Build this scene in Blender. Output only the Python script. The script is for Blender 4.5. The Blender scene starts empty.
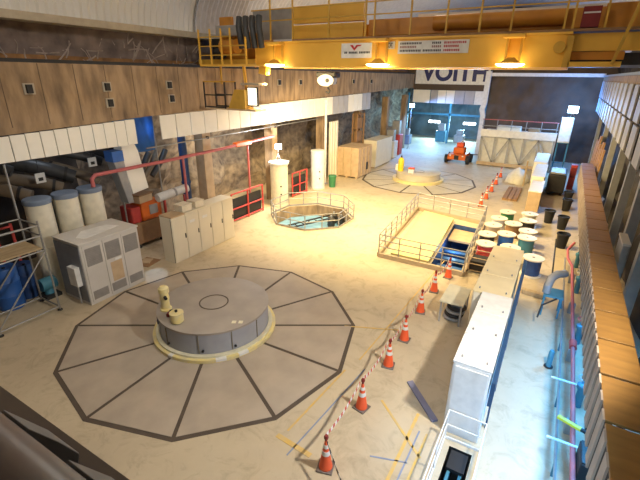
import bpy, bmesh, math, random
from mathutils import Vector, Matrix, noise
random.seed(7)
C = bpy.context.scene.collection
PI = math.pi
V = Vector

# ------------------------------------------------------------------ materials
def mat(name, col, rough=0.6, metal=0.0, col2=None, scale=4.0, bump=0.0, emit=None, estr=0.0, amt=0.5, detail=5.0, stretch=None):
    m = bpy.data.materials.new(name); m.use_nodes = True
    nt = m.node_tree; n = nt.nodes; l = nt.links
    b = n['Principled BSDF']
    b.inputs['Roughness'].default_value = rough
    b.inputs['Metallic'].default_value = metal
    c1 = (*col, 1)
    if col2 is None: col2 = tuple(c * 0.82 for c in col)
    tc = n.new('ShaderNodeTexCoord')
    src = tc.outputs['Object']
    if stretch:
        mp = n.new('ShaderNodeMapping'); mp.inputs['Scale'].default_value = stretch
        l.new(src, mp.inputs['Vector']); src = mp.outputs['Vector']
    nz = n.new('ShaderNodeTexNoise'); nz.inputs['Scale'].default_value = scale; nz.inputs['Detail'].default_value = detail
    l.new(src, nz.inputs['Vector'])
    rp = n.new('ShaderNodeValToRGB')
    rp.color_ramp.elements[0].position = 0.5 - amt * 0.5; rp.color_ramp.elements[0].color = (*col2, 1)
    rp.color_ramp.elements[1].position = 0.5 + amt * 0.3; rp.color_ramp.elements[1].color = c1
    l.new(nz.outputs['Fac'], rp.inputs['Fac']); l.new(rp.outputs['Color'], b.inputs['Base Color'])
    if bump:
        bp = n.new('ShaderNodeBump'); bp.inputs['Strength'].default_value = bump; bp.inputs['Distance'].default_value = 0.05
        l.new(nz.outputs['Fac'], bp.inputs['Height']); l.new(bp.outputs['Normal'], b.inputs['Normal'])
    if emit:
        b.inputs['Emission Color'].default_value = (*emit, 1); b.inputs['Emission Strength'].default_value = estr
    return m

def stripe_mat(name, ca, cb, scale):
    m = bpy.data.materials.new(name); m.use_nodes = True
    nt = m.node_tree; n = nt.nodes; l = nt.links; b = n['Principled BSDF']; b.inputs['Roughness'].default_value = .5
    tc = n.new('ShaderNodeTexCoord'); w = n.new('ShaderNodeTexWave'); w.wave_type = 'BANDS'; w.bands_direction = 'X'
    w.inputs['Scale'].default_value = scale
    l.new(tc.outputs['Object'], w.inputs['Vector'])
    r = n.new('ShaderNodeValToRGB'); r.color_ramp.interpolation = 'CONSTANT'
    r.color_ramp.elements[0].color = (*ca, 1); r.color_ramp.elements[1].position = .5; r.color_ramp.elements[1].color = (*cb, 1)
    l.new(w.outputs['Fac'], r.inputs['Fac']); l.new(r.outputs['Color'], b.inputs['Base Color'])
    return m

def floor_mat():
    m = bpy.data.materials.new('worn concrete floor'); m.use_nodes = True
    nt = m.node_tree; n = nt.nodes; l = nt.links; b = n['Principled BSDF']; b.inputs['Roughness'].default_value = .62
    tc = n.new('ShaderNodeTexCoord')
    n1 = n.new('ShaderNodeTexNoise'); n1.inputs['Scale'].default_value = .35; n1.inputs['Detail'].default_value = 8; n1.inputs['Roughness'].default_value = .65
    n2 = n.new('ShaderNodeTexNoise'); n2.inputs['Scale'].default_value = 1.6; n2.inputs['Detail'].default_value = 10; n2.inputs['Roughness'].default_value = .7; n2.inputs['Distortion'].default_value = 1.2
    l.new(tc.outputs['Object'], n1.inputs['Vector']); l.new(tc.outputs['Object'], n2.inputs['Vector'])
    r1 = n.new('ShaderNodeValToRGB'); r1.color_ramp.elements[0].position = .3; r1.color_ramp.elements[0].color = (.47, .385, .265, 1)
    r1.color_ramp.elements[1].position = .65; r1.color_ramp.elements[1].color = (.58, .485, .335, 1)
    r2 = n.new('ShaderNodeValToRGB'); r2.color_ramp.elements[0].position = .32; r2.color_ramp.elements[0].color = (.62, .60, .57, 1)
    r2.color_ramp.elements[1].position = .5; r2.color_ramp.elements[1].color = (1, 1, 1, 1)
    mx = n.new('ShaderNodeMix'); mx.data_type = 'RGBA'; mx.blend_type = 'MULTIPLY'; mx.inputs['Factor'].default_value = .6
    l.new(n1.outputs['Fac'], r1.inputs['Fac']); l.new(n2.outputs['Fac'], r2.inputs['Fac'])
    l.new(r1.outputs['Color'], mx.inputs['A']); l.new(r2.outputs['Color'], mx.inputs['B'])
    l.new(mx.outputs['Result'], b.inputs['Base Color'])
    bp = n.new('ShaderNodeBump'); bp.inputs['Strength'].default_value = .12; bp.inputs['Distance'].default_value = .02
    l.new(n2.outputs['Fac'], bp.inputs['Height']); l.new(bp.outputs['Normal'], b.inputs['Normal'])
    return m

M = {}
M['floor'] = floor_mat()
M['plate'] = mat('grey pit plate', (.46, .385, .30), .6, .0, (.36, .30, .235), 1.2, .05)
M['plate_far'] = mat('pale pit plate', (.55, .50, .40), .6, .0, (.44, .40, .33), 1.2, .05)
M['gap'] = mat('dark joint steel', (.10, .075, .055), .8)
M['drum'] = mat('grey painted drum', (.36, .37, .41), .5, .1, (.30, .31, .35), 2)
M['drum_top'] = mat('brown grey drum top', (.40, .35, .30), .6, .05, (.32, .285, .25), 1.5)
M['yellow_paint'] = mat('pale yellow paint', (.78, .64, .25), .5, 0, (.62, .55, .36), 5)
M['ivory_paint'] = mat('ivory paint', (.74, .70, .52), .5)
M['crane_yellow'] = mat('crane yellow', (.86, .50, .07), .45, .0, (.76, .42, .055), 1.2)
M['crane_orange'] = mat('crane orange', (.62, .27, .03), .5, .0, (.48, .2, .03), 2)
M['crane_rail'] = mat('crane rail yellow', (.62, .36, .05), .5)
M['maroon'] = mat('maroon paint', (.22, .02, .02), .5)
M['dark'] = mat('dark steel', (.035, .033, .032), .6, .3)
M['black'] = mat('black rubber', (.015, .015, .017), .6)
M['grey'] = mat('grey metal', (.36, .36, .36), .5, .3)
M['galv'] = mat('galvanised pipe', (.36, .35, .33), .45, .5)
M['white'] = mat('white paint', (.78, .77, .74), .5)
M['cream'] = mat('cream enamel', (.74, .68, .54), .45, 0, (.68, .62, .49), 2)
M['cream_panel'] = mat('cream panel', (.88, .84, .74), .5, 0, (.80, .76, .66), 1.5)
M['ecab'] = mat('light grey cabinet', (.60, .57, .53), .5, 0, (.54, .51, .47), 1.5)
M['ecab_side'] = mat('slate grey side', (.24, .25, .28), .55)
M['grille'] = mat('vent grille', (.30, .28, .26), .6)
M['tan'] = mat('tan plywood', (.56, .41, .25), .65, 0, (.46, .32, .19), 3)
M['seam'] = mat('dark seam gap', (.22, .19, .14), .8)  # dark tone of the panel seams
M['concrete'] = mat('stained beam concrete', (.40, .27, .15), .8, 0, (.13, .085, .05), 2.6, .3, amt=.5, stretch=(1, 1, .3), detail=9)
M['rock'] = mat('brown rock', (.40, .31, .21), .9, 0, (.09, .065, .05), 2.6, .7, amt=.55, detail=9)
M['rock_dark'] = mat('dark rock', (.085, .07, .06), .9, 0, (.02, .018, .017), 1.2, .6, amt=.8, detail=9)  # darker rock for the near left, right and recess walls
M['shot'] = mat('rust streaked shotcrete', (.24, .18, .15), .85, 0, (.08, .06, .055), 1.6, .35, amt=.5, detail=8)
M['end_rock'] = mat('brown end wall', (.13, .09, .06), .9, 0, (.085, .062, .045), .8, .25)
M['ceil'] = mat('corrugated liner', (.78, .75, .70), .55, .0, (.70, .67, .62), .4)
M['lunette'] = mat('dark green lunette', (.03, .035, .03), .9)
M['beige'] = mat('beige edge trim', (.42, .36, .27), .7)
M['wood'] = mat('golden plywood', (.34, .175, .04), .5, 0, (.17, .08, .02), 2.2, .1, amt=.8, stretch=(.6, 2.5, 1))
M['timber'] = mat('timber', (.50, .38, .22), .7, 0, (.38, .27, .15), 4, stretch=(3, .5, 1))
M['slat'] = mat('brown grey slat', (.40, .32, .25), .65, 0, (.30, .23, .18), 2)
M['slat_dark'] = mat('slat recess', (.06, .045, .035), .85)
M['lilac'] = mat('pale grey wall panel', (.46, .45, .47), .6, 0, (.34, .33, .35), 1)
M['orange'] = mat('safety orange', (.85, .12, .035), .5, 0, (.78, .10, .03), 4)
M['machine_orange'] = mat('machine orange', (.75, .16, .02), .45)
M['red'] = mat('red paint', (.55, .06, .05), .5)
M['pinkred'] = mat('faded red pipe', (.52, .13, .13), .5)
M['blue'] = mat('blue plastic', (.03, .13, .45), .45)
M['blue_deep'] = mat('deep blue tarp', (.02, .07, .22), .6, 0, (.015, .04, .13), 5, .3)
M['blue_cap'] = mat('blue grey lid', (.20, .25, .34), .5)
M['teal'] = mat('teal steel', (.06, .22, .30), .5)
M['green'] = mat('green plastic', (.04, .20, .08), .5)
M['hose'] = mat('black hose', (.045, .045, .047), .45, 0, (.03, .03, .03), 3)
M['hose_brown'] = mat('dusty brown hose', (.17, .125, .08), .6)
M['tape'] = stripe_mat('red and white barrier tape', (.55, .06, .04), (.85, .82, .78), 1.6)
M['tape_black'] = stripe_mat('black and white barrier tape', (.05, .03, .03), (.85, .82, .78), 1.6)
M['navy'] = mat('navy lettering', (.015, .02, .12), .5)
M['signred'] = mat('red lettering', (.5, .03, .03), .5)
M['signblack'] = mat('black lettering', (.05, .05, .05), .5)
M['signgrey'] = mat('faded mauve lettering', (.32, .14, .14), .5)
M['floor_yellow'] = mat('yellow floor paint', (.68, .44, .10), .6, 0, (.55, .42, .22), 6)
M['warm_lamp'] = mat('lit warm lamp', (1, .9, .6), .4, emit=(1, .78, .38), estr=14)
M['cool_lamp'] = mat('lit cool lamp', (.9, .95, 1), .4, emit=(.75, .88, 1), estr=12)
M['blue_lamp'] = mat('lit blue lamp', (.7, .85, 1), .4, emit=(.45, .72, 1), estr=12)
M['screen_lamp'] = mat('lit work lamp face', (1, .95, .8), .4, emit=(1, .9, .66), estr=2.2)
M['tank'] = mat('cream tank paint', (.76, .70, .55), .5)
M['water'] = mat('pit water', (.10, .28, .36), .15)
M['pitblue'] = mat('blue steel in pit', (.02, .09, .26), .5)
M['hatchcover'] = mat('yellow hatch cover', (.74, .62, .25), .5, 0, (.68, .56, .22), 1.5)
M['brown'] = mat('brown cardboard', (.30, .17, .08), .8)
M['rust'] = mat('rusty dark pipe', (.19, .17, .155), .42, .0, (.13, .065, .04), 2.5, .1, amt=.8)
M['flange'] = mat('dark brown flange', (.085, .055, .035), .7)
M['mat_brown'] = mat('brown floor mat', (.36, .25, .16), .85, 0, (.31, .21, .13), 2)
M['tarp'] = mat('pale cable tarp', (.75, .72, .60), .7)
M['bright_yellow'] = mat('bright yellow', (.85, .62, .03), .5)
M['stackwood'] = mat('orange brown timber', (.46, .26, .12), .7, 0, (.30, .16, .07), 4)
M['clampgrey'] = mat('dark clamp plate', (.17, .16, .155), .6)
M['cubicle_top'] = mat('warm lit cubicle top', (.78, .66, .40), .5, 0, (.70, .58, .34), 2)  # warm lamp light put into the yellow of the cream tops
M['blue_strip'] = mat('dark blue cable strip', (.02, .06, .13), .5)

# ------------------------------------------------------------------ mesh builder
class MB:
    def __init__(s): s.bm = bmesh.new()
    def box(s, a, b, rz=0, piv=None):
        (x0, y0, z0), (x1, y1, z1) = a, b
        vs = [s.bm.verts.new(v) for v in ((x0,y0,z0),(x1,y0,z0),(x1,y1,z0),(x0,y1,z0),(x0,y0,z1),(x1,y0,z1),(x1,y1,z1),(x0,y1,z1))]
        for f in ((0,3,2,1),(4,5,6,7),(0,1,5,4),(1,2,6,5),(2,3,7,6),(3,0,4,7)): s.bm.faces.new([vs[i] for i in f])
        if rz:
            p = V(piv) if piv else V(((x0+x1)/2, (y0+y1)/2, 0))
            bmesh.ops.rotate(s.bm, cent=p, matrix=Matrix.Rotation(rz, 3, 'Z'), verts=vs)
        return s
    def bar(s, p0, p1, w, h=None):
        """rectangular bar from p0 to p1"""
        h = h or w; p0, p1 = V(p0), V(p1); d = (p1-p0).normalized()
        up = V((0,0,1)) if abs(d.z) < .95 else V((0,1,0))
        r = d.cross(up).normalized()*w/2; u = r.cross(d).normalized()*h/2
        vs = [s.bm.verts.new(p+q) for p in (p0, p1) for q in (-r-u, r-u, r+u, -r+u)]
        for f in ((3,2,1,0),(4,5,6,7),(0,1,5,4),(1,2,6,5),(2,3,7,6),(3,0,4,7)): s.bm.faces.new([vs[i] for i in f])
        return s
    def tube(s, pts, r, n=10, r1=None, cap=True):
        pts = [V(p) for p in pts]; rings = []
        prev = None
        for i, p in enumerate(pts):
            if i == 0: d = pts[1]-p
            elif i == len(pts)-1: d = p-pts[i-1]
            else: d = (pts[i+1]-p).normalized()+(p-pts[i-1]).normalized()
            d.normalize()
            if prev is None:
                up = V((0,0,1)) if abs(d.z) < .9 else V((1,0,0))
                a = d.cross(up).normalized()
            else:
                a = (prev - d*prev.dot(d)).normalized()
            prev = a; b = d.cross(a)
            rr = r if r1 is None else r+(r1-r)*i/(len(pts)-1)
            rings.append([s.bm.verts.new(p+a*rr*math.cos(2*PI*k/n)+b*rr*math.sin(2*PI*k/n)) for k in range(n)])
        for A, B in zip(rings, rings[1:]):
            for k in range(n):
                f = s.bm.faces.new((A[k], A[(k+1)%n], B[(k+1)%n], B[k])); f.smooth = True
        if cap:
            s.bm.faces.new(rings[0][::-1]); s.bm.faces.new(rings[-1])
        return s
    def lathe(s, prof, c=(0,0,0), n=32, closed=False):
        """prof = (radius, z) list bottom to top"""
        c = V(c); rings = []
        for r, z in prof:
            if r < 1e-5: rings.append([s.bm.verts.new(c+V((0,0,z)))])
            else: rings.append([s.bm.verts.new(c+V((r*math.cos(2*PI*k/n), r*math.sin(2*PI*k/n), z))) for k in range(n)])
        pairs = list(zip(rings, rings[1:]))
        if closed: pairs.append((rings[-1], rings[0]))
        for A, B in pairs:
            for k in range(n):
                a = [A[0]] if len(A) == 1 else [A[k], A[(k+1)%n]]
                b = [B[0]] if len(B) == 1 else [B[(k+1)%n], B[k]]
                if len(a)+len(b) > 2: s.bm.faces.new(a+b)
        if not closed:
            if len(rings[0]) > 1: s.bm.faces.new(rings[0][::-1])
            if len(rings[-1]) > 1: s.bm.faces.new(rings[-1])
        return s
    def prism(s, poly, z0, z1):
        a = [s.bm.verts.new((x, y, z0)) for x, y in poly]; b = [s.bm.verts.new((x, y, z1)) for x, y in poly]
        s.bm.faces.new(a[::-1]); s.bm.faces.new(b); n = len(poly)
        for k in range(n): s.bm.faces.new((a[k], a[(k+1)%n], b[(k+1)%n], b[k]))
        return s
    def extr(s, quad, d):
        """extrude polygon of 3d points along vector d"""
        a = [s.bm.verts.new(p) for p in quad]; b = [s.bm.verts.new(V(p)+V(d)) for p in quad]; n = len(quad)
        s.bm.faces.new(a[::-1]); s.bm.faces.new(b)
        for k in range(n): s.bm.faces.new((a[k], a[(k+1)%n], b[(k+1)%n], b[k]))
        return s
    def build(s, name, m, parent=None, bevel=0, smooth=False, org=None):
        if parent is not None:
            o0 = parent.get('_org'); o0 = V(o0) if o0 else V((0,0,0))
        else: o0 = V(org) if org else V((0,0,0))
        if o0.length: bmesh.ops.translate(s.bm, vec=-o0, verts=s.bm.verts)
        bmesh.ops.recalc_face_normals(s.bm, faces=s.bm.faces)
        me = bpy.data.meshes.new(name); s.bm.to_mesh(me); s.bm.free()
        if smooth:
            for p in me.polygons: p.use_smooth = True
            me.set_sharp_from_angle(angle=math.radians(40))
        else:
            me.set_sharp_from_angle(angle=math.radians(40))
        me.materials.append(M[m] if isinstance(m, str) else m)
        o = bpy.data.objects.new(name, me); C.objects.link(o)
        if parent is not None: o.parent = parent; o['_org'] = o0[:]
        elif org: o.location = o0
        if bevel:
            md = o.modifiers.new('edge', 'BEVEL'); md.width = bevel; md.segments = 2; md.limit_method = 'ANGLE'
        return o

def thing(name, label, cat, loc=(0,0,0), group=None):
    o = bpy.data.objects.new(name, None); C.objects.link(o); o.location = loc; o['_org'] = tuple(loc)
    o.empty_display_size = .2
    return tag(o, label, cat, group)
def tag(o, label, cat, group=None):
    o['label'] = label; o['category'] = cat
    if group: o['group'] = group
    return o
def struct(name, mb, m, **k):
    o = mb.build(name, m, **k); o['kind'] = 'structure'; return o
KIDS = {}
def copy_tree(o, parent=None):
    c = o.copy(); C.objects.link(c)
    if parent is not None: c.parent = parent
    for ch in list(o.children): copy_tree(ch, c)
    return c
ORD = 'first second third fourth fifth sixth seventh eighth ninth tenth eleventh twelfth thirteenth fourteenth fifteenth sixteenth seventeenth eighteenth nineteenth twentieth'.split()
TENS = {20: 'twenty', 30: 'thirty'}
def ordw(i):
    if i < 20: return ORD[i]
    t = (i+1)//10*10; u = (i+1) % 10
    if u == 0: return {30: 'thirtieth', 40: 'fortieth', 50: 'fiftieth'}[t]
    return {20: 'twenty', 30: 'thirty', 40: 'forty'}[t]+'-'+ORD[u-1]
def rough(mb, amp, sc, ax):
    for v in mb.bm.verts:
        p = v.co*sc; d = noise.fractal(p, 1.0, 2.0, 5)*amp
        v.co = v.co + V(ax)*d
    return mb
def grid(u, v, nu, nv, fn):
    mb = MB(); rows = []
    for j in range(nv+1): rows.append([mb.bm.verts.new(fn(u[0]+(u[1]-u[0])*i/nu, v[0]+(v[1]-v[0])*j/nv)) for i in range(nu+1)])
    for j in range(nv):
        for i in range(nu): mb.bm.faces.new((rows[j][i], rows[j][i+1], rows[j+1][i+1], rows[j+1][i]))
    return mb

# ------------------------------------------------------------------ camera
f_px, pitch, yaw, roll, CAMZ = 406.358, .384408936, .521742066, .0123993906, 7.5986
cp, sp, cy, sy = math.cos(pitch), math.sin(pitch), math.cos(yaw), math.sin(yaw)
fw = V((-sy*cp, cy*cp, -sp)); rt = V((cy, sy, 0)); up = rt.cross(fw)
r2 = math.cos(roll)*rt+math.sin(roll)*up; u2 = -math.sin(roll)*rt+math.cos(roll)*up
cd = bpy.data.cameras.new('camera'); cam = bpy.data.objects.new('camera', cd); C.objects.link(cam)
cam.matrix_world = Matrix(((r2.x, u2.x, -fw.x, 0), (r2.y, u2.y, -fw.y, 0), (r2.z, u2.z, -fw.z, CAMZ), (0, 0, 0, 1)))
cd.sensor_width = 36; cd.lens = 36*f_px/640; cd.clip_start = .05; cd.clip_end = 300
bpy.context.scene.camera = cam

# ------------------------------------------------------------------ setting
GC = (-8.491, 8.056); GR = 4.54; GPH = 4.2103
FC = (-9.15, 31.35)
OC = (-11.6, 19.2); OR = 2.3
octo = [(OC[0]+OR*math.cos(PI/8+k*PI/4), OC[1]+OR*math.sin(PI/8+k*PI/4)) for k in range(8)]
hatch = [(-3.80, 16.2), (-2.5, 16.2), (-2.9, 22.2), (-4.18, 22.3)]
slot = [(-.78, 4.6), (-.30, 4.6), (-.30, 7.25), (-.78, 7.25)]
def floor_mesh():
    bm = bmesh.new(); edges = []
    def loop(pts):
        vs = [bm.verts.new((x, y, 0)) for x, y in pts]
        for i in range(len(vs)): edges.append(bm.edges.new((vs[i], vs[(i+1) % len(vs)])))
    loop([(-19.5, -3), (3.6, -3), (3.6, 59), (-19.5, 59)]); loop(octo); loop(hatch); loop(slot)
    bmesh.ops.triangle_fill(bm, use_beauty=True, use_dissolve=False, edges=edges)
    for f in bm.faces:
        f.normal_update()
        if f.normal.z < 0: f.normal_flip()
    m = MB(); m.bm.free(); m.bm = bm
    return m
struct('floor', floor_mesh(), 'floor')
def shaft(name, poly, depth, m):
    mb = MB(); a = [mb.bm.verts.new((x, y, -.002)) for x, y in poly]; b = [mb.bm.verts.new((x, y, -depth)) for x, y in poly]; n = len(poly)
    for k in range(n): mb.bm.faces.new((a[k], a[(k+1) % n], b[(k+1) % n], b[k]))
    mb.bm.faces.new(b)
    return struct(name, mb, m)
shaft('wall_octagon_pit', octo, 2.4, 'concrete'); shaft('wall_hatch_pit', hatch, 2.6, 'blue_deep'); shaft('wall_slot', slot, 1.5, 'dark')  # hatch walls coloured deep blue for the blue-lit hole
# recessed rock wall on the left, behind the columns
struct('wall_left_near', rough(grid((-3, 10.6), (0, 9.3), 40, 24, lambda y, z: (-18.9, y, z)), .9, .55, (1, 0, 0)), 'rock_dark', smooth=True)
struct('wall_left', rough(grid((10.6, 59), (0, 9.3), 100, 24, lambda y, z: (-18.9, y, z)), .9, .55, (1, 0, 0)), 'rock', smooth=True)
# upper rust-streaked wall above the left beam, with a rusty band along its foot
M['rustband'] = mat('rusty band', (.33, .17, .06), .85, 0, (.12, .06, .03), 2.2, .35, amt=.6, detail=9)
struct('wall_left_upper', rough(grid((-3, 50), (8.15, 9.15), 160, 10, lambda y, z: (-16.0, y, z)), .2, 1.1, (1, 0, 0)), 'shot', smooth=True)
struct('wall_left_foot', rough(grid((-3, 50), (7.85, 8.15), 160, 4, lambda y, z: (-16.0, y, z)), .2, 1.1, (1, 0, 0)), 'rustband', smooth=True)
sb = MB()
for k in range(90):
    y = 5+random.random()*15; z = 7.95+random.random()*.9; L = .25+random.random()*.75; a = random.choice((-1.1, -.8, -.5, .4, .8, 1.1, .05, 1.5)); c_ = random.uniform(-.25, .25)
    q = [V((0, y+L*t_*math.cos(a)+c_*t_*(1-t_), min(9.08, max(7.92, z+L*t_*math.sin(a)+c_*t_*(1-t_))))) for t_ in (0, .2, .4, .6, .8, 1)]
    p = [V((-16.0+noise.fractal(V((-16.0, v.y, v.z))*1.1, 1.0, 2.0, 5)*.2, v.y, v.z)) for v in q]
    sb.tube(p, random.uniform(.012, .03), 5)
struct('trim_streaks', sb, mat('pale mineral streak', (.40, .33, .28), .85, 0, (.25, .19, .15), 3))
# left runway beam (lower edge climbs a little towards the far end)
b = MB(); b.extr([(-15, -3, 5.42), (-15, -3, 7.88), (-15, 46.3, 7.88), (-15, 46.3, 6.5), (-15, 11.7, 5.95)], (-1.05, 0, 0))
struct('trim_left_beam', b, 'concrete')
struct('trim_left_rail', MB().box((-15.35, -3, 7.88), (-15.0, 46, 7.99)), 'dark')
struct('trim_left_cornice', MB().box((-16.1, -3, 9.12), (-15.25, 50, 9.36)), 'beige')
# vertical board joints on the beam
b = MB()
for y in [5.4+1.15*k for k in range(30)]: b.box((-15.006, y, max(5.8, 5.8+.016*(y-6))+.15), (-14.994, y+.022, 7.86))
struct('trim_beam_joints', b, mat('beam joint', (.13, .09, .06), .9))
# right runway beam, wall, far wall
struct('wall_right', rough(grid((-3, 59), (0, 9.4), 100, 20, lambda y, z: (3.35, y, z)), .6, .6, (1, 0, 0)), 'rock_dark', smooth=True)
struct('trim_right_beam', MB().box((2.28, 9, 7.42), (3.2, 46.3, 7.78)), 'concrete')
struct('trim_right_rail', MB().box((2.2, 9, 7.78), (2.55, 46.3, 7.9)), mat('blue lit rail ledge', (.30, .34, .40), .5))  # blue light on the ledge painted into its colour
# vaulted ceiling of corrugated sheet
def vault(y0, y1, off):
    def fn(y, a):
        k = int(round(y/.15)) % 2; r = 1-.008*k
        th = PI-a
        return (-6.25+9.75*r*math.cos(th)*(1+off), y, 9.3+5.0*r*math.sin(th)*(1+off))
    n = int((y1-y0)/.15)
    return grid((y0, y0+n*.15), (0, PI), n, 26, fn)
struct('ceiling', vault(-3, 15.6, 0), 'ceil'); struct('ceiling_inner', vault(15.5, 50, -.012), mat('darker liner', (.62, .58, .55), .6, .0))  # farther vault section slightly darker
b = MB(); arc = [(-6.25+9.75*math.cos(PI*k/24), 50.1, 9.3+5*math.sin(PI*k/24)) for k in range(25)]
b.extr([(3.5, 50.1, 8.0)]+arc+[(-16, 50.1, 8.0)], (0, .2, 0)); struct('wall_far_lunette', b, 'lunette')
# far end: brown wall on the right, cross beam and recess on the left
struct('wall_far', rough(grid((-7.2, 3.4), (0, 7.85), 60, 40, lambda x, z: (x, 46.6, z)), .35, .5, (0, 1, 0)), 'end_rock', smooth=True)
struct('trim_far_cap', MB().box((-7.2, 46.0, 7.75), (2.4, 46.6, 8.05)), 'white')
struct('trim_cross_beam', MB().box((-15.0, 46.19, 6.32), (-7.2, 46.9, 6.9)), 'flange')
struct('wall_far_upper', MB().box((-16, 46.3, 6.9), (-7.2, 47.2, 9.4)).box((-7.2, 47.0, 7.6), (3.4, 47.2, 9.4)), 'end_rock')
struct('wall_recess', rough(grid((-19, -6.9), (0, 6.6), 60, 30, lambda x, z: (x, 58, z)), .5, .5, (0, 1, 0)), mat('recess rock', (.20, .28, .32), .8, 0, (.07, .10, .12), .7, .5, amt=.8), smooth=True)
struct('wall_recess_side', rough(grid((46.9, 59), (0, 6.6), 30, 20, lambda y, z: (-6.9, y, z)), .15, .5, (1, 0, 0)), 'rock_dark', smooth=True)
struct('ceiling_recess', MB().box((-19, 47.2, 6.6), (-6.8, 59, 6.8)), 'rock_dark')
# concrete columns carrying the left beam, one tan for the warm light on it
for k, (y, m) in enumerate(((4.2, 'concrete'), (15.15, 'tan'), (20.9, 'concrete'), (27.2, 'concrete'), (33.5, 'concrete'), (40, 'concrete'), (45.6, 'concrete'))):
    struct('trim_column_%d' % (k+1), MB().box((-15.95, y-.28, 0), (-15.35, y+.28, 5.75)), m, bevel=.02)
# dark ledge and pipe right in front of the camera
struct('trim_near_ledge', MB().box((-9, -.3, 4.9), (-.6, .93, 5.33)), 'flange')
t = thing('foreground_pipe', 'big rusty grey pipe crossing the bottom left corner close up', 'pipe', (-5, .52, 5.8))
MB().tube([(-9, .5, 5.82), (-.8, .5, 5.82)], .12, 24).build('pipe', 'rust', t, smooth=True)
for x in (-2.22, -1.6):
    MB().extr([(x-.16, .63, 5.86), (x+.1, .63, 5.86), (x+.17, .72, 5.72), (x+.17, .8, 5.55), (x-.16, .8, 5.55)], (0, -.03, -.1)).build('clamp_plate', 'clampgrey', t, bevel=.006)

for x in (-2.3, -1.7, -3.4): MB().box((x-.03, .44, 5.332), (x+.03, .56, 5.76)).build('bracket', 'clampgrey', t)

# ------------------------------------------------------------------ generator pits
def pit(cx, cy_, R, ph, inner, m, word, drum_m, top_m):
    struct('trim_pit_frame', MB().prism([(cx+R*math.cos(ph+k*PI/6), cy_+R*math.sin(ph+k*PI/6)) for k in range(12)], .001, .008), 'gap')
    R2 = R-(.13 if R > 4.47 else .18); hw = .05 if R > 4.47 else .065
    for k in range(12):
        a0, a1 = ph+k*PI/6, ph+(k+1)*PI/6
        d0 = V((math.cos(a0), math.sin(a0))); d1 = V((math.cos(a1), math.sin(a1)))
        n0 = V((-d0.y, d0.x))*hw; n1 = V((d1.y, -d1.x))*hw
        poly = [d0*inner+n0, d0*R2+n0, d1*R2+n1, d1*inner+n1]
        cx0 = sum((p.x for p in poly))/4; cy0 = sum((p.y for p in poly))/4
        o = MB().prism([(cx+p.x, cy_+p.y) for p in poly], .009, .022).build('pit_cover_plate', m, org=(cx+cx0, cy_+cy0, .009))
        ang = math.degrees((a0+a1)/2) % 360
        where = ['right', 'far right', 'far right', 'far', 'far left', 'far left', 'left', 'near left', 'near left', 'near', 'near right', 'near right'][int(((ang+15) % 360)//30)]
        tag(o, 'wedge floor plate, %s counted anticlockwise from the one at right, around %s' % (ordw(int(((ang+15) % 360)//30)), word), 'floor plate', 'wedge plates around '+word)
pit(GC[0], GC[1], GR, GPH, 1.9, 'plate', 'the near grey drum', 'drum', 'drum_top')
pit(FC[0], FC[1], 4.45, GPH, 1.9, 'plate_far', 'the far pale drum', 'drum', 'drum_top')

def drum(cx, cy_, label, top, side, base, near):
    t = thing('generator_drum', label, 'generator', (cx, cy_, .023))
    if near: MB().lathe([(1.68, .0), (1.92, .0), (1.92, .10), (1.68, .10)], (cx, cy_, .023), 64, closed=True).build('base_ring', base, t, smooth=True)
    else: MB().lathe([(1.72, .0), (1.97, .0), (1.97, .2), (1.72, .2)], (cx, cy_, .023), 64, closed=True).build('base_ring', 'bright_yellow' if False else 'yellow_paint', t, smooth=True)
    if near: MB().lathe([(1.70, .10), (1.82, .10), (1.82, .16), (1.70, .16)], (cx, cy_, .023), 64, closed=True).build('inner_ring', 'ivory_paint', t, smooth=True)
    H = .87 if near else .68
    MB().lathe([(1.66, .0), (1.69, .0), (1.69, H-.04), (1.66, H-.04)], (cx, cy_, .023), 64, closed=True).build('side_wall', side, t, smooth=True)
    MB().lathe([(0, H-.08), (1.71, H-.08), (1.72, H-.06), (1.72, H-.01), (1.70, H), (0, H)], (cx, cy_, .023), 64).build('top_plate', top, t, smooth=True)
    MB().lathe([(.42, H), (.46, H), (.46, H+.01), (.42, H+.01)], (cx, cy_, .023), 48, closed=True).build('centre_ring', 'gap', t)
    return t
t = drum(GC[0], GC[1], 'large grey steel generator drum with yellow base ring in foreground pit', 'drum_top', 'drum', 'yellow_paint', True)
for a in (-100, -62, -30, 0):
    r = math.radians(a); p = V((GC[0]+1.70*math.cos(r), GC[1]+1.70*math.sin(r), 0))
    MB().box((p.x-.012, p.y-.012, .2), (p.x+.012, p.y+.012, .8), rz=r).build('panel_joint', 'seam', t)
for a in (-97, -58, -27):
    r = math.radians(a); p = V((GC[0]+1.695*math.cos(r), GC[1]+1.695*math.sin(r), .30)); d = V((math.cos(r), math.sin(r), 0))
    MB().tube([p, p+d*.05], .035, 10).build('bolt', 'black', t)
r = math.radians(-128); p = V((GC[0]+1.70*math.cos(r), GC[1]+1.70*math.sin(r), 0))
MB().box((p.x-.01, p.y-.2, .30), (p.x+.02, p.y+.2, .56), rz=r).build('nameplate', 'white', t)
MB().box((p.x-.012, p.y-.22, .60), (p.x+.018, p.y+.2, .76), rz=r).build('dark_plate', 'navy', t)
for a, l in ((-88, .16), (-42, .3), (-22, .3)):
    r = math.radians(a); p = V((GC[0]+1.87*math.cos(r), GC[1]+1.87*math.sin(r), 0))
    MB().box((p.x-.07, p.y-l/2, .05), (p.x+.055, p.y+l/2, .128), rz=r).build('white_label', 'white', t)
p = V((GC[0]+1.25, GC[1]-.62, .893))
for dx in (0, .17): MB().box((p.x+dx, p.y+dx*.6, .895), (p.x+dx+.12, p.y+.14+dx*.6, .905), rz=.5).build('sticker', 'ivory_paint', t)
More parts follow.
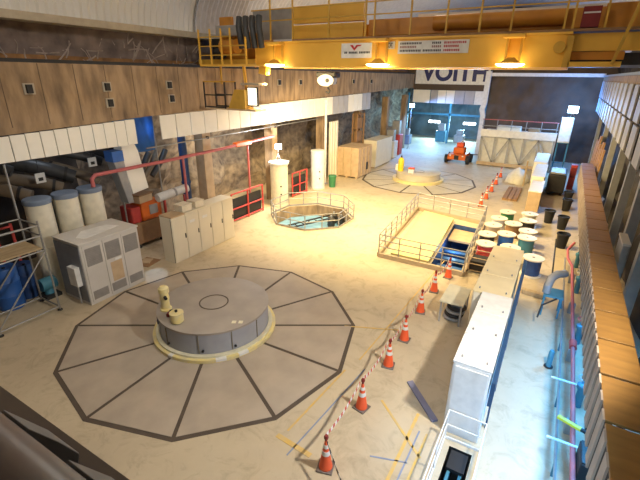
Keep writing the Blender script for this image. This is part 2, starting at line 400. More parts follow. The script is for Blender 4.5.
t = drum(FC[0], FC[1], 'pale generator drum with wide yellow skirt in the far pit', 'plate_far', 'plate_far', 'yellow_paint', False)
# yellow instruments on the near drum
def post(cx, cy_, z, h, r, label):
    t = thing('instrument_post', label, 'instrument', (cx, cy_, z))
    MB().lathe([(r*1.25, 0), (r*1.25, .05), (r*.95, .07), (r*.9, h*.35), (r*1.05, h*.5), (r*.85, h*.7)], (cx, cy_, z), 20).build('body', 'yellow_paint', t, smooth=True)
    MB().lathe([(r*.85, h*.7), (r*1.1, h*.74), (r*1.1, h*.92), (r*.6, h)], (cx, cy_, z), 20).build('cap', 'yellow_paint', t, smooth=True)
    MB().tube([(cx, cy_, z+h*.6), (cx+r*1.5, cy_-r*.8, z+h*.6)], r*.35, 10).build('side_outlet', 'dark', t, smooth=True)
    return t
post(-9.43, 6.98, .894, .80, .14, 'tall pale yellow bottle-shaped instrument standing on the near drum edge')
t = thing('sensor_pot', 'short squat pale yellow pot on the near drum edge', 'instrument', (-8.6, 6.68, .894))
MB().lathe([(.15, 0), (.19, .04), (.19, .27), (.2, .28), (.2, .32), (.05, .34)], (-8.6, 6.68, .894), 24).build('pot', 'yellow_paint', t, smooth=True)
MB().tube([(-8.6, 6.68, 1.22), (-8.6, 6.68, 1.29)], .04, 10).build('knob', 'dark', t)
t = thing('valve_block', 'dark red valve block between the two yellow instruments on the drum', 'valve', (-9.0, 6.82, .894))
MB().box((-9.12, 6.72, .894), (-8.87, 6.9, 1.0), rz=.5).build('block', 'maroon', t, bevel=.01)
MB().tube([(-9.0, 6.82, 1.0), (-9.0, 6.82, 1.08)], .05, 10).build('handwheel', 'dark', t)
# far drum top
t = thing('fire_extinguisher', 'bright yellow cylinder standing on the far drum rim', 'cylinder', (-10.4, 30.7, .704))
MB().lathe([(.2, 0), (.22, .05), (.22, .9), (.12, 1.05)], (-10.4, 30.7, .704), 18).build('bottle', 'bright_yellow', t, smooth=True)
MB().lathe([(.06, 1.05), (.06, 1.2)], (-10.4, 30.7, .704), 12).build('valve', 'dark', t)
t = thing('canister', 'small white canister beside the yellow cylinder on the far drum', 'canister', (-10.75, 30.9, .704))
MB().lathe([(.16, 0), (.16, .4), (.08, .48)], (-10.75, 30.9, .704), 16).build('can', 'white', t, smooth=True)
t = thing('tool_box', 'white box with red lid on the far drum', 'box', (-9.4, 30.5, .704))
MB().box((-9.65, 30.3, .704), (-9.25, 30.65, 1.0)).build('case', 'white', t, bevel=.02)
MB().box((-9.66, 30.29, 1.0), (-9.24, 30.66, 1.12)).build('lid', 'orange', t, bevel=.02)

# ------------------------------------------------------------------ floor lines, mats
def stripe(p, q, w, m, label):
    o = MB().bar((*p, .006), (*q, .006), w, .006).build('painted_line', m); o['kind'] = 'structure'; return o
for p, q, w in (((-4.24, 5.53), (-3.3, 5.45), .12), ((-4.1, 5.75), (-3.91, 8.3), .05), ((-1.67, 5.2), (-1.66, 7.8), .07), ((-2.6, 7.75), (-1.25, 6.6), .06), ((-1.32, 5.2), (-1.3, 7.3), .05), ((-4.9, 10.2), (-3.3, 10.9), .05), ((-3.75, 8.9), (-3.4, 17), .04)):
    stripe(p, q, w, 'floor_yellow', '')
for p, q, w in (((-3.75, 5.2), (-3.45, 8.6), .035), ((-1.5, 5.1), (-1.48, 7.3), .035), ((-2.2, 6.1), (-1.45, 6.35), .035)):
    stripe(p, q, w, mat('blue chalk line', (.25, .30, .42), .8), '')
struct('trim_drain', MB().box((.80, 15.9, .001), (.86, 22.8, .008)), 'dark')

# ------------------------------------------------------------------ left: grey cabinet, cream cabinets
ex0, ex1, ey0, ey1, eh = -14.6, -13.08, 6.72, 8.95, 2.32
t = thing('electrical_cabinet', 'large light grey cabinet with vent grilles and slate side', 'cabinet', (-13.8, 7.8, 0))
MB().box((ex0, ey0, .0), (ex1, ey1, eh-.05)).build('body', 'ecab', t, bevel=.015)
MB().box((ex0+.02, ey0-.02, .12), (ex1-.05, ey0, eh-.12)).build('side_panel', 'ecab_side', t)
MB().box((ex0-.03, ey0-.03, eh-.05), (ex1+.03, ey1+.03, eh)).build('top_panel', 'ecab', t, bevel=.01)
MB().prism([(-14.2, 7.5), (-13.7, 7.0), (-13.4, 7.2), (-13.6, 8.6), (-14.1, 8.4)], eh, eh+.012).build('top_sheet', 'white', t)
for k in range(3):
    y = ey0+.08+k*.72
    d = MB().box((ex1, y, .1), (ex1+.025, y+.68, eh-.1)).build('door', 'ecab', t, bevel=.008)
    for z0, z1 in ((1.45, 2.1), (.18, .5)):
        g = MB().box((ex1+.025, y+.06, z0), (ex1+.03, y+.62, z1))
        n = int((z1-z0)/.06)
        for j in range(n): g.box((ex1+.025, y+.07, z0+j*.06+.01), (ex1+.042, y+.61, z0+j*.06+.035))
        g.build('vent_grille', 'grille', d)
    if k == 1:
        MB().box((ex1+.025, y+.15, .55), (ex1+.029, y+.6, 1.3)).build('tan_sheet', 'tan', d)
        MB().box((ex1+.025, y+.35, 1.33), (ex1+.031, y+.6, 1.41)).build('nameplate', 'white', d)
MB().box((-13.75, ey0-.2, .75), (-13.3, ey0-.02, 1.45)).build('side_box', 'white', t, bevel=.01)
MB().tube([(-13.5, ey0-.1, .75), (-13.5, ey0-.1, .05)], .03, 8).build('conduit', 'grey', t)

th = 0
bx, by = -13.26, 10.66
dv = V((math.sin(-th), math.cos(th), 0)); nv = V((-math.cos(th), math.sin(-th), 0))
def pt(a, b_, z): return V((bx, by, 0))+dv*a+nv*b_+V((0, 0, z))
for k in range(5):
    a0, a1 = k*.755, (k+1)*.755-.012
    c0 = pt((a0+a1)/2, .35, 0)
    t = thing('control_cabinet', 'cream control cabinet, %s from the near end of the row of five' % ordw(k), 'cabinet', c0[:], 'cream control cabinets in the left row')
    MB().extr([pt(a0, 0, .0), pt(a1, 0, .0), pt(a1, .7, .0), pt(a0, .7, .0)], (0, 0, 2.03)).build('body', 'cream', t, bevel=.012)
    MB().extr([pt(a0, -.02, 2.03), pt(a1, -.02, 2.03), pt(a1, 0.72, 2.03), pt(a0, 0.72, 2.03)], (0, 0, .05)).build('top_panel', 'cream' if k else 'tan', t)
    d = MB().extr([pt(a0+.02, -.001, .1), pt(a1-.02, -.001, .1), pt(a1-.02, -.022, .1), pt(a0+.02, -.022, .1)], (0, 0, 1.86)).build('door', 'cream', t, bevel=.005)
    MB().extr([pt(a1-.1, -.022, 1.0), pt(a1-.06, -.022, 1.0), pt(a1-.06, -.05, 1.0), pt(a1-.1, -.05, 1.0)], (0, 0, .2)).build('handle', 'dark', d)
    if k in (1, 2): MB().extr([pt(a0+.2, -.022, 1.58), pt(a0+.5, -.022, 1.58), pt(a0+.5, -.026, 1.58), pt(a0+.2, -.026, 1.58)], (0, 0, .12)).build('nameplate', 'white', d)
    MB().extr([pt(a0-.012, .02, .02), pt(a0, .02, .02), pt(a0, .05, .02), pt(a0-.012, .05, .02)], (0, 0, 2.0)).build('seam', 'seam', t)
for k, (a, s_) in enumerate(((.75, .55), (1.5, .5))):
    t = thing('junction_box', 'small cream box on top of the control cabinets, %s one' % ('nearer' if k == 0 else 'farther'), 'box', pt(a, 0.35, 2.085)[:], 'boxes on top of the control cabinets')
    MB().extr([pt(a, 0.1, 2.085), pt(a+s_, 0.1, 2.085), pt(a+s_, 0.6, 2.085), pt(a, 0.6, 2.085)], (0, 0, .27)).build('body', 'cream', t, bevel=.02)
    MB().extr([pt(a-.02, 0.08, 2.355), pt(a+s_+.02, 0.08, 2.355), pt(a+s_+.02, 0.62, 2.355), pt(a-.02, 0.62, 2.355)], (0, 0, .03)).build('lid', 'cream', t)

# three tall cream cylinders behind the grey cabinet
for k, y in enumerate((6.95, 7.92, 8.88)):
    c = (-15.55, y, 0)
    t = thing('storage_drum', 'tall cream cylinder behind the grey cabinet, %s of three from the left' % ORD[k], 'cylinder', c, 'cream cylinders behind the grey cabinet')
    MB().lathe([(.42, 0), (.42, 3.3)], c, 36).build('body', 'tank', t, smooth=True)
    MB().lathe([(.44, 3.3), (.45, 3.32), (.45, 3.45), (.42, 3.48), (0, 3.5)], c, 36).build('lid', 'blue_cap', t, smooth=True)
    MB().lathe([(.425, 1.7), (.432, 1.71), (.432, 1.75), (.425, 1.76)], c, 36, closed=True).build('band', 'cream', t, smooth=True)
# black ducts sloping out of the rock
ducts = [((-17.9, 6.9, 4.5), (-16.6, 9.0, 3.7), .27, 'hose'), ((-17.8, 9.4, 4.6), (-16.4, 11.3, 4.0), .17, 'hose'), ((-17.6, 6.4, 4.0), (-16.5, 8.4, 3.4), .22, 'hose_brown'), ((-18.3, 5.2, 4.0), (-16.4, 7.2, 3.35), .24, 'hose_brown'), ((-18.2, 5.4, 4.9), (-16.9, 7.0, 4.25), .2, 'hose'), ((-17.9, 8.6, 4.1), (-16.5, 9.9, 3.3), .2, 'hose_brown'), ((-18.1, 10.2, 4.75), (-16.9, 11.9, 4.2), .16, 'hose'), ((-17.9, 7.9, 4.9), (-16.7, 10.3, 4.1), .2, 'hose')]
for k, (p, q, r, m) in enumerate(ducts):
    p, q = V(p), V(q); t = thing('cable_duct', '%s round duct sloping behind the cream cylinders, %s' % ('black' if m == 'hose' else 'dusty brown', ['fattest and topmost on the left', 'thinnest at the top right', 'under the fattest black one', 'lowest at the far left', 'between the fattest and the thinnest', 'high at the left edge', 'low behind the third cylinder', 'small one behind the chute'][k]), 'duct', p[:], 'round ducts behind the cream cylinders')
    mid = (p+q)/2+V((0, 0, .12))
    MB().tube([p, (p+mid)/2+V((0, 0, .04)), mid, (q+mid)/2+V((0, 0, .04)), q], r, 18).build('duct', m, t, smooth=True)
    d = (q-p).normalized()
    for s_ in (.12, .88): c0 = p+(q-p)*s_+V((0, 0, .06)); MB().tube([c0-d*.05, c0+d*.05], r*1.1, 18).build('collar', 'dark', t, smooth=True)
for k in range(4):
    p, q = V((-17.1, 11.5+k*.5, 2.9)), V((-17.1, 12.5+k*.5, 4.05))
    t = thing('ribbed_hose', 'striped brown hose slanting up behind the orange machine, %s from the left' % ORD[k], 'hose', p[:], 'slanting hoses behind the orange machine')
    MB().tube([p, (p+q)/2+V((0, .06, -.03)), q], .14, 14).build('hose', 'hose' if k % 2 else 'hose_brown', t, smooth=True)
for k, (y, z) in enumerate(((7.55, 4.0), (9.6, 4.25))):
    t = thing('sign_plate', 'small white square plate hanging among the ducts, %s one' % ('left' if k == 0 else 'right'), 'plate', (-16.2, y, z), 'white plates among the ducts')
    MB().box((-16.22, y-.17, z-.18), (-16.18, y+.17, z+.18)).build('plate', 'white', t)
    MB().box((-16.18, y-.08, z-.1), (-16.172, y+.08, z+.02)).build('mark', 'dark', t)
    MB().tube([(-16.2, y, z+.18), (-16.2, y, 5.2)], .012, 6).build('wire', 'dark', t)
# cream chute with grey side
t = thing('air_chute', 'tall tapered cream chute with grey side right of the black ducts', 'duct', (-15.6, 10.2, 2.2))
MB().extr([(-15.2, 10.5, 2.85), (-15.2, 11.3, 2.95), (-15.2, 11.05, 4.6), (-15.2, 10.85, 5.1), (-15.2, 10.3, 5.2), (-15.2, 10.3, 4.3)], (-.5, 0, 0)).build('front_face', 'cream_panel', t, bevel=.02)
MB().extr([(-15.15, 10.2, 2.5), (-15.15, 10.45, 2.5), (-15.15, 10.3, 4.3), (-15.15, 9.85, 4.3)], (-.5, 0, 0)).build('side_duct', 'grey', t, bevel=.02)
MB().box((-15.66, 9.82, 4.3), (-15.14, 10.3, 4.72)).build('blue_collar', 'blue', t)

# orange machine
t = thing('orange_machine', 'orange and red boxy machine with grey gauge beyond the grey cabinet', 'machine', (-16.4, 11.6, 0))
MB().box((-16.9, 11.35, 1.2), (-16.0, 12.45, 2.08)).build('housing', 'machine_orange', t, bevel=.05)
MB().box((-16.9, 10.85, 1.2), (-16.05, 11.33, 1.95)).build('side_tank', 'red', t, bevel=.05)
MB().box((-16.0, 11.75, 1.45), (-15.97, 12.2, 1.9)).build('gauge_panel', 'grey', t)
MB().box((-16.95, 10.8, .2), (-15.95, 12.5, 1.2)).build('plinth', 'brown', t)
for x, y in ((-16.8, 11.0), (-16.1, 11.0), (-16.8, 12.3), (-16.1, 12.3)): MB().lathe([(.1, 0), (.1, .2)], (x, y, 0), 12).build('foot', 'black', t)
t = thing('wall_crate', 'brown framed tan board box resting on top of the orange machine', 'crate', (-16.3, 11.6, 2.09))
MB().box((-16.65, 11.2, 2.09), (-15.98, 12.0, 2.42), rz=.15).build('box', 'tan', t, bevel=.01)
b = MB(); b.box((-16.69, 11.17, 2.42), (-15.94, 12.03, 2.48), rz=.15); b.build('frame', 'brown', t)
t = thing('vent_cylinder', 'white horizontal cylinder above the orange machine', 'cylinder', (-15.9, 12.6, 2.0))
MB().tube([(-15.45, 11.85, 2.3), (-15.3, 13.5, 2.45)], .2, 20).build('shell', 'white', t, smooth=True)
MB().tube([(-15.37, 12.7, 2.377), (-15.362, 12.8, 2.386)], .21, 20).build('band', 'grey', t, smooth=True)
for y, x in ((12.2, -15.42), (13.3, -15.32)): MB().box((x-.04, y-.04, 0), (x+.04, y+.04, 2.15)).build('leg', 'red', t)
t = thing('cardboard_sheet', 'brown cardboard sheet on the floor between the grey cabinet and cream row', 'cardboard', (-14.4, 10.2, 0))
MB().box((-14.8, 9.7, .003), (-14.05, 10.5, .03), rz=.2).build('sheet', 'brown', t); MB().box((-14.7, 9.9, .03), (-14.3, 10.35, .06), rz=.5).build('loose_flap', 'tan', t)
# red pipe
t = thing('red_pipe', 'long faded red pipe running along the left side under the panels', 'pipe', (-15.05, 14, 4))
MB().tube([(-15.1, 8.8, 3.55), (-15.1, 8.8, 3.85), (-15.08, 8.95, 3.98), (-15.05, 12, 3.98), (-15.05, 16, 4.03), (-15.05, 20.4, 4.18)], .075, 12).build('pipe', 'pinkred', t, smooth=True)
for y, z in ((13.3, 3.95), (18.0, 4.05)): MB().tube([(-15.12, y, 0), (-15.12, y, z)], .06, 10).build('standpipe', 'pinkred', t, smooth=True)
MB().box((-15.25, 16.9, 3.96), (-14.95, 18.2, 4.2)).build('valve_body', 'machine_orange', t, bevel=.04)
t = thing('blue_lit_column', 'thick upright column with blue light painted in, left of the lit column', 'pipe', (-16.3, 14.2, 0))  # column in blue light, the blue put into its colour
MB().tube([(-16.2, 14.3, 0), (-16.2, 14.3, 5.2)], .2, 18).build('pipe', 'blue_deep', t, smooth=True)
MB().tube([(-16.2, 14.3, 2.4), (-16.2, 14.3, 2.5)], .24, 18).build('flange', 'blue_deep', t, smooth=True)
t = thing('conduit_line', 'thin pale conduit running level along the left rock wall', 'pipe', (-15.2, 20, 4.7))
MB().tube([(-15.25, 11.5, 4.62), (-15.25, 26, 4.75)], .03, 8).build('conduit', 'galv', t)
for y in (15.15, 20.9): MB().box((-15.36, y-.04, 4.6), (-15.22, y+.04, 4.72)).build('bracket', 'dark', t)

t = thing('blue_light_sheet', 'sheet painted blue for the blue light in the gap between the two rows of cream panels', 'tarp', (-16.25, 11.9, 0))  # added sheet whose blue stands in for the lit gap
mb = grid((10.75, 12.75), (4.3, 5.9), 16, 16, lambda y, z: (-16.25+.06*math.sin(y*9+z), y, z))
bmesh.ops.solidify(mb.bm, geom=mb.bm.faces[:], thickness=.02); mb.build('sheet', mat('blue gap light', (.06, .20, .42), .55), t, smooth=True)
MB().tube([(-16.25, 10.7, 0), (-16.25, 10.7, 5.9), (-16.25, 12.8, 5.9), (-16.25, 12.8, 0)], .04, 8).build('frame', 'galv', t)
# scaffold at far left
sx, sy0, sy1 = -13.75, 4.2, 6.0
t = thing('scaffold_tower', 'grey tube scaffold with a plank deck at the left edge', 'scaffold', (-14.3, 5, 0))
for x in (sx, sx-1.15):
    for y in (sy0, sy1): 
        MB().tube([(x, y, .06), (x, y, 3.25 if x == sx else 4.9)], .032, 8).build('post', 'galv', t)
        MB().lathe([(.08, 0), (.08, .03), (.04, .06)], (x, y, 0), 10).build('foot', 'dark', t)
for z in (.15, 2.25, 2.75, 3.1):
    for x in (sx, sx-1.15): MB().tube([(x, sy0, z), (x, sy1, z)], .025, 8).build('ledger', 'galv', t)
    for y in (sy0, sy1): MB().tube([(sx, y, z), (sx-1.15, y, z)], .025, 8).build('ledger', 'galv', t)
MB().tube([(sx, sy0, .2), (sx, sy1, 2.2)], .025, 8).build('brace', 'galv', t); MB().tube([(sx-1.15, sy0, .2), (sx-1.15, sy1, 2.2)], .025, 8).build('brace', 'galv', t)
MB().box((sx-1.1, sy0-.1, 2.29), (sx-.05, sy1-.04, 2.34)).build('deck', 'timber', t)
# clutter behind the scaffold
for k, (x, y, r, h, m, lab) in enumerate(((-15.4, 5.3, .4, 1.5, 'blue', 'bright blue barrel behind the scaffold'), (-15.65, 6.0, .3, 1.3, 'blue_deep', 'dark blue barrel tight behind the bright blue one'))):
    t = thing('barrel', lab, 'barrel', (x, y, 0))
    MB().lathe([(r*.95, 0), (r, .05), (r, h*.33), (r*1.04, h*.35), (r, h*.37), (r, h*.66), (r*1.04, h*.68), (r, h*.7), (r, h-.04), (r*.96, h)], (x, y, 0), 24).build('body', m, t, smooth=True)
    MB().lathe([(.05, 0), (.05, .03)], (x+.15, y, h), 10).build('bung', 'dark', t)
t = thing('red_gas_rack', 'red framed rack behind the scaffold at the left edge', 'rack', (-16.2, 5.9, 0))
for y in (5.75, 6.25):
    MB().tube([(-16.3, y, 0), (-16.3, y, 2.6)], .05, 8).build('upright', 'red', t)
for z in (1.0, 2.5): MB().tube([(-16.3, 5.75, z), (-16.3, 6.25, z)], .04, 8).build('crossbar', 'red', t)
t = thing('pump_unit', 'teal pump unit on the floor behind the scaffold', 'pump', (-15.05, 6.4, 0))
MB().box((-15.3, 6.1, 0), (-14.75, 6.65, .12)).build('base', 'dark', t); MB().tube([(-15.05, 6.13, .5), (-15.05, 6.63, .5)], .24, 16).build('motor', 'teal', t, smooth=True)
MB().lathe([(.16, .12), (.12, .34)], (-15.05, 6.38, 0), 12).build('pedestal', 'teal', t)

# red guards with dark panels
def guard(x, y0, y1, lab, h=1.35):
    t = thing('guard_rail', lab, 'railing', (x, y0, 0), 'red guard rails along the left side')
    for k in range(3):
        y = y0+(y1-y0)*k/2; MB().tube([(x, y, 0), (x, y, h)], .05, 8).build('post', 'red', t)
    for z in (.12, .75, h): MB().tube([(x, y0, z), (x, y1, z)], .045, 8).build('rail', 'red', t)
    MB().box((x-.12, y0+.06, .1), (x-.08, y1-.06, h-.3)).build('panel', 'dark', t)
guard(-14.68, 15.9, 18.6, 'red guard rail with dark panel right of the control cabinets', 1.6)
guard(-14.75, 21.9, 23.7, 'red guard rail with dark panel between the two cream tanks', 1.6)

def tank(x, y, r, h, lab, m, lidw):
    t = thing('process_tank', lab, 'tank', (x, y, 0))
    MB().lathe([(r, 0), (r, h-.14)], (x, y, 0), 36).build('shell', m, t, smooth=True)
    MB().lathe([(r*lidw, h-.14), (r*lidw, h-.02), (r*.9, h), (0, h)], (x, y, 0), 36).build('lid', 'white', t, smooth=True)
    MB().lathe([(r*1.06, 0), (r*1.06, .08), (r, .09), (r, 0)], (x, y, 0), 36, closed=True).build('base_ring', 'cream', t, smooth=True)
    for z in (.8, 1.3):
        p = V((x+r*.72, y-r*.69, z)); MB().tube([p, p+V((.03, -.03, 0))], .05, 10).build('port', 'dark', t)
    return t
tank(-14.55, 20.15, .54, 2.74, 'cream round tank with wide white lid, nearer of the two at left', 'tank', 1.16)
tank(-14.6, 24.95, .5, 2.75, 'pale white round tank, farther of the two at left', 'white', 1.03)
def floodlamp(x, y, z, zb, lab, m, d, sz=.2, legs=True):
    t = thing('flood_lamp', lab, 'lamp', (x, y, zb))
    d = V(d).normalized(); c = V((x, y, z))
    MB().bar(c-d*.14, c-d*.02, sz*1.5, sz*1.15).build('housing', 'dark', t)
    MB().bar(c-d*.02, c, sz*1.35, sz*1.0).build('lens', m, t)
    if legs:
        MB().tube([(x, y, z-.1)-d*.08 if False else V((x, y, z-sz*.6))-d*.08, V((x, y, zb+.35))-d*.08], .025, 8).build('mast', 'galv', t)
        for a in (0, 2.1, 4.2): MB().tube([V((x, y, zb+.4))-d*.08, V((x+.22*math.cos(a), y+.22*math.sin(a), zb+.012))-d*.08], .016, 6).build('leg', 'galv', t)
    else:
        MB().bar(c-d*.14, c-d*.5, .05).build('bracket', 'dark', t)
    return t
floodlamp(-14.55, 20.15, 3.62, 2.742, 'glaring white floodlight on a tripod on the nearer cream tank', 'cool_lamp', (.7, -.7, -.2), .28)
t = thing('waste_bin', 'small green bin beside the farther white tank', 'bin', (-13.85, 25.8, 0))
MB().lathe([(.22, 0), (.28, .75), (.3, .77), (.3, .82)], (-13.85, 25.8, 0), 20).build('bin', 'green', t, smooth=True)
MB().lathe([(.3, .82), (.28, .88), (0, .92)], (-13.85, 25.8, 0), 20).build('lid', 'green', t, smooth=True)
t = thing('white_pole', 'thin white upright pole under the left beam behind the white tank', 'pole', (-14.9, 26.4, 0))
MB().tube([(-14.82, 26.4, .05), (-14.82, 26.4, 6.0)], .09, 12).build('pole', 'white', t, smooth=True); MB().box((-15.02, 26.2, 0), (-14.62, 26.6, .05)).build('base_plate', 'grey', t)
# crates far left
t = thing('packing_crate', 'tan plywood crate with a dark opening beyond the white tank', 'crate', (-14.3, 30.1, 0))
MB().box((-15.2, 29.0, .12), (-13.3, 31.6, 2.4)).build('box', 'tan', t, bevel=.01)
for x in (-15.1, -14.3, -13.45): MB().box((x-.08, 29.0, 0), (x+.08, 31.6, .12)).build('skid', 'timber', t)
for y in (29.7, 30.4, 31.0): MB().box((-13.3, y-.05, .14), (-13.26, y+.05, 2.38)).build('batten', 'timber', t)
for x in (-14.6, -13.9): MB().box((x-.05, 28.96, .14), (x+.05, 29.0, 2.38)).build('batten', 'timber', t)
MB().box((-13.3, 30.5, .5), (-13.285, 30.9, 1.1)).build('opening', 'dark', t)
t = thing('packing_crate', 'flat-faced cream crate farthest along the left side', 'crate', (-14.3, 35.2, 0))
MB().box((-15.0, 33.5, .1), (-13.7, 37.3, 2.4)).build('box', 'cream', t, bevel=.01); MB().box((-14.9, 33.6, 0), (-13.8, 37.2, .1)).build('skid', 'timber', t)
t = thing('shelf_rack', 'tall brown steel rack behind the tan crate', 'rack', (-15.1, 34, 0))
for y in (31.9, 33.3):
    for x in (-15.3, -14.9): MB().box((x-.05, y-.05, 0), (x+.05, y+.05, 4.7)).build('upright', 'brown', t)
for z in (1.2, 2.4, 3.5, 4.6): MB().box((-15.25, 31.95, z-.03), (-14.95, 33.25, z+.03)).build('shelf', 'brown', t)
for k, z in enumerate((2.43, 3.53)):
    o = MB().box((-15.22, 32.1, z), (-14.98, 33.1, z+.8)).build('carton', 'brown', org=(-15.1, 32.6, z)); tag(o, 'brown carton on the %s shelf of the tall brown rack' % ('middle' if k == 0 else 'upper'), 'box', 'cartons on the brown rack')
o = thing('board_stack', 'tall cream corrugated board leaning behind the white pole', 'board', (-15.15, 28.2, 0))
MB().box((-15.2, 27.6, 0), (-15.1, 28.9, 4.4)).build('board', 'cream', o)
for y in (27.8, 28.2, 28.6): MB().box((-15.1, y-.06, .02), (-15.06, y+.06, 4.38)).build('rib', 'cream_panel', o)

# ------------------------------------------------------------------ hanging panels
ys = [4.1+k*.455 for k in range(15)]
n = 0
def zb_left(y): return 5.95+(y-11.7)*(.55/34.6 if y > 11.7 else .53/14.7)
for y in ys:
    o = MB().box((-14.98, y, 4.93), (-14.93, y+.43, zb_left(y)-.02)).build('wall_panel', 'cream_panel', org=(-14.95, y+.2, 4.93), bevel=.008)
    tag(o, 'narrow cream panel hanging under the left beam, %s from the left end' % ordw(n), 'panel', 'narrow cream panels under the left beam'); n += 1
n = 0
for k in range(26):
    y = 12.15+k*.86; blue = y > 27
    top = zb_left(y)-.02
    o = MB().box((-14.98, y, 4.95), (-14.93, y+.82, top)).build('wall_panel', 'lilac' if (27 < y < 29.6 or y > 32.4) else 'cream_panel', org=(-14.95, y+.4, 4.95), bevel=.008)
    tag(o, 'wide %s panel hanging under the left beam, %s along from the blue gap' % ('grey' if (27 < y < 29.6 or y > 32.4) else 'cream', ordw(n)), 'panel', 'wide panels under the left beam'); n += 1
for k, (x0, x1, m, w) in enumerate(((-14.95, -13.1, 'cream_panel', 'cream'), (-13.0, -12.3, 'lilac', 'grey'), (-12.25, -11.4, 'cream_panel', 'cream'), (-11.35, -10.5, 'cream_panel', 'cream'), (-10.45, -9.5, 'lilac', 'grey'), (-9.45, -8.5, 'lilac', 'grey'), (-8.45, -7.5, 'white', 'white'))):
    o = MB().box((x0, 46.2, 5.0), (x1, 46.28, 6.30)).build('wall_panel', m, org=((x0+x1)/2, 46.2, 5.0)); tag(o, '%s panel under the far cross beam, %s from the left' % (w, ORD[k]), 'panel', 'panels under the far cross beam')
for tier, (z0, z1) in enumerate(((6.16, 7.42), (5.0, 6.08))):
    for k in range(16):
        y = 12.0+k*2.1; ln = 1.25
        if tier == 1: y -= .5
        o = MB().box((2.2, y, z0), (2.27, y+ln, z1)).build('wall_panel', 'lilac', org=(2.2, y+ln/2, z0), bevel=.01)
        tag(o, 'pale grey panel in the %s tier on the right wall, %s from the near end' % (('upper', 'lower')[tier], ordw(k)), 'panel', 'right wall panels, %s tier' % ('upper', 'lower')[tier])
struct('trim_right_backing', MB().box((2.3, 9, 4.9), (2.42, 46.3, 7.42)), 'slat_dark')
for k, y in enumerate((12.4, 15.0, 18.0, 21.5, 26, 32, 39)):
    struct('trim_right_post_%d' % (k+1), MB().box((2.3, y-.15, 0), (2.55, y+.15, 4.95)), 'grey')
# anchor plates on the left beam
for k, (y, z) in enumerate(((7.3, 7.1), (10.0, 7.12), (10.02, 6.55), (12.9, 7.15), (12.95, 6.6), (21.0, 7.2), (23.3, 7.2), (28, 7.2), (31, 7.2), (34.5, 7.2))):
    t = thing('anchor_plate', 'dark square bracket on the left concrete beam, %s' % ['nearest the left edge', 'upper of the second pair from the left', 'lower of the second pair from the left', 'upper one left of the cab', 'lower one left of the cab', 'first right of the crane cab', 'second right of the crane cab', 'third right of the crane cab', 'fourth right of the crane cab', 'farthest along the beam'][k], 'bracket', (-14.97, y, z), 'brackets on the left beam')
    MB().box((-15.0, y-.17, z-.17), (-14.97, y+.17, z+.17)).build('plate', 'beige', t)
    MB().box((-14.97, y-.1, z-.13), (-14.88, y+.07, z+.13)).build('socket', 'dark', t)

# ------------------------------------------------------------------ pits' railings
def rail_run(t, pts, h, spacing, m='galv', levels=(.55, 1.0), r=.028, closed=False, toe=0):
    P = [V((x, y, 0)) for x, y in pts]
    segs = list(zip(P, P[1:]))+([(P[-1], P[0])] if closed else [])
    done = set()
    for a, b_ in segs:
        n = max(1, round((b_-a).length/spacing))
        for k in range(n+1):
            p = a.lerp(b_, k/n); key = (round(p.x, 2), round(p.y, 2))
            if key in done: continue
            done.add(key); MB().tube([p+V((0, 0, t['_org'][2])), p+V((0, 0, t['_org'][2]+h))], r, 6).build('post', m, t)
        for lv in levels: MB().tube([a+V((0, 0, t['_org'][2]+h*lv)), b_+V((0, 0, t['_org'][2]+h*lv))], r*.9, 6).build('rail', m, t)
        if toe: MB().bar(a+V((0, 0, t['_org'][2]+toe/2+.005)), b_+V((0, 0, t['_org'][2]+toe/2+.005)), .03, toe).build('toe_board', m, t)
t = thing('pit_railing', 'thin grey railing around the octagonal pit', 'railing', (OC[0], OC[1], 0))
o8 = [(OC[0]+(OR+.12)*math.cos(PI/8+k*PI/4), OC[1]+(OR+.12)*math.sin(PI/8+k*PI/4)) for k in range(8)]
rail_run(t, o8, .85, .95, closed=True, toe=.10)
b = MB(); b.prism([(OC[0]+(OR-.02)*math.cos(PI/8+k*PI/4), OC[1]+(OR-.02)*math.sin(PI/8+k*PI/4)) for k in range(8)], -.75, -.68)
o = b.build('pit_deck', mat('pale blue pit deck', (.22, .42, .56), .4, 0, (.10, .22, .33), 2.5), org=(OC[0], OC[1], -.75)); tag(o, 'pale blue deck down inside the octagonal pit', 'deck')
t = thing('pit_ladder', 'dark steel ladder lying slanted inside the octagonal pit', 'ladder', (-11.9, 19.4, -.67))
for dx in (0, .4): MB().bar((-13.0+dx, 18.4-dx*.6, -.63), (-11.2+dx, 20.6-dx*.6, -.25), .07).build('stile', 'dark', t)
for k in range(7):
    f = (k+.5)/7; p = V((-13.0, 18.4, -.63)).lerp(V((-11.2, 20.6, -.25)), f); MB().bar(p, p+V((.4, -.24, 0)), .045).build('rung', 'dark', t)
for k, (x, y) in enumerate(((-10.7, 19.9), (-10.3, 20.4), (-10.9, 20.6))):
    t = thing('pump', 'dark round pump head in the octagonal pit, %s' % ['nearest', 'farthest right', 'farthest back'][k], 'pump', (x, y, -.678), 'pump heads in the octagonal pit')
    MB().lathe([(.18, 0), (.22, .1), (.22, .5), (.12, .6)], (x, y, -.678), 14).build('body', 'dark', t, smooth=True); MB().tube([(x, y, -.08), (x, y, .02)], .06, 8).build('shaft', 'grey', t)
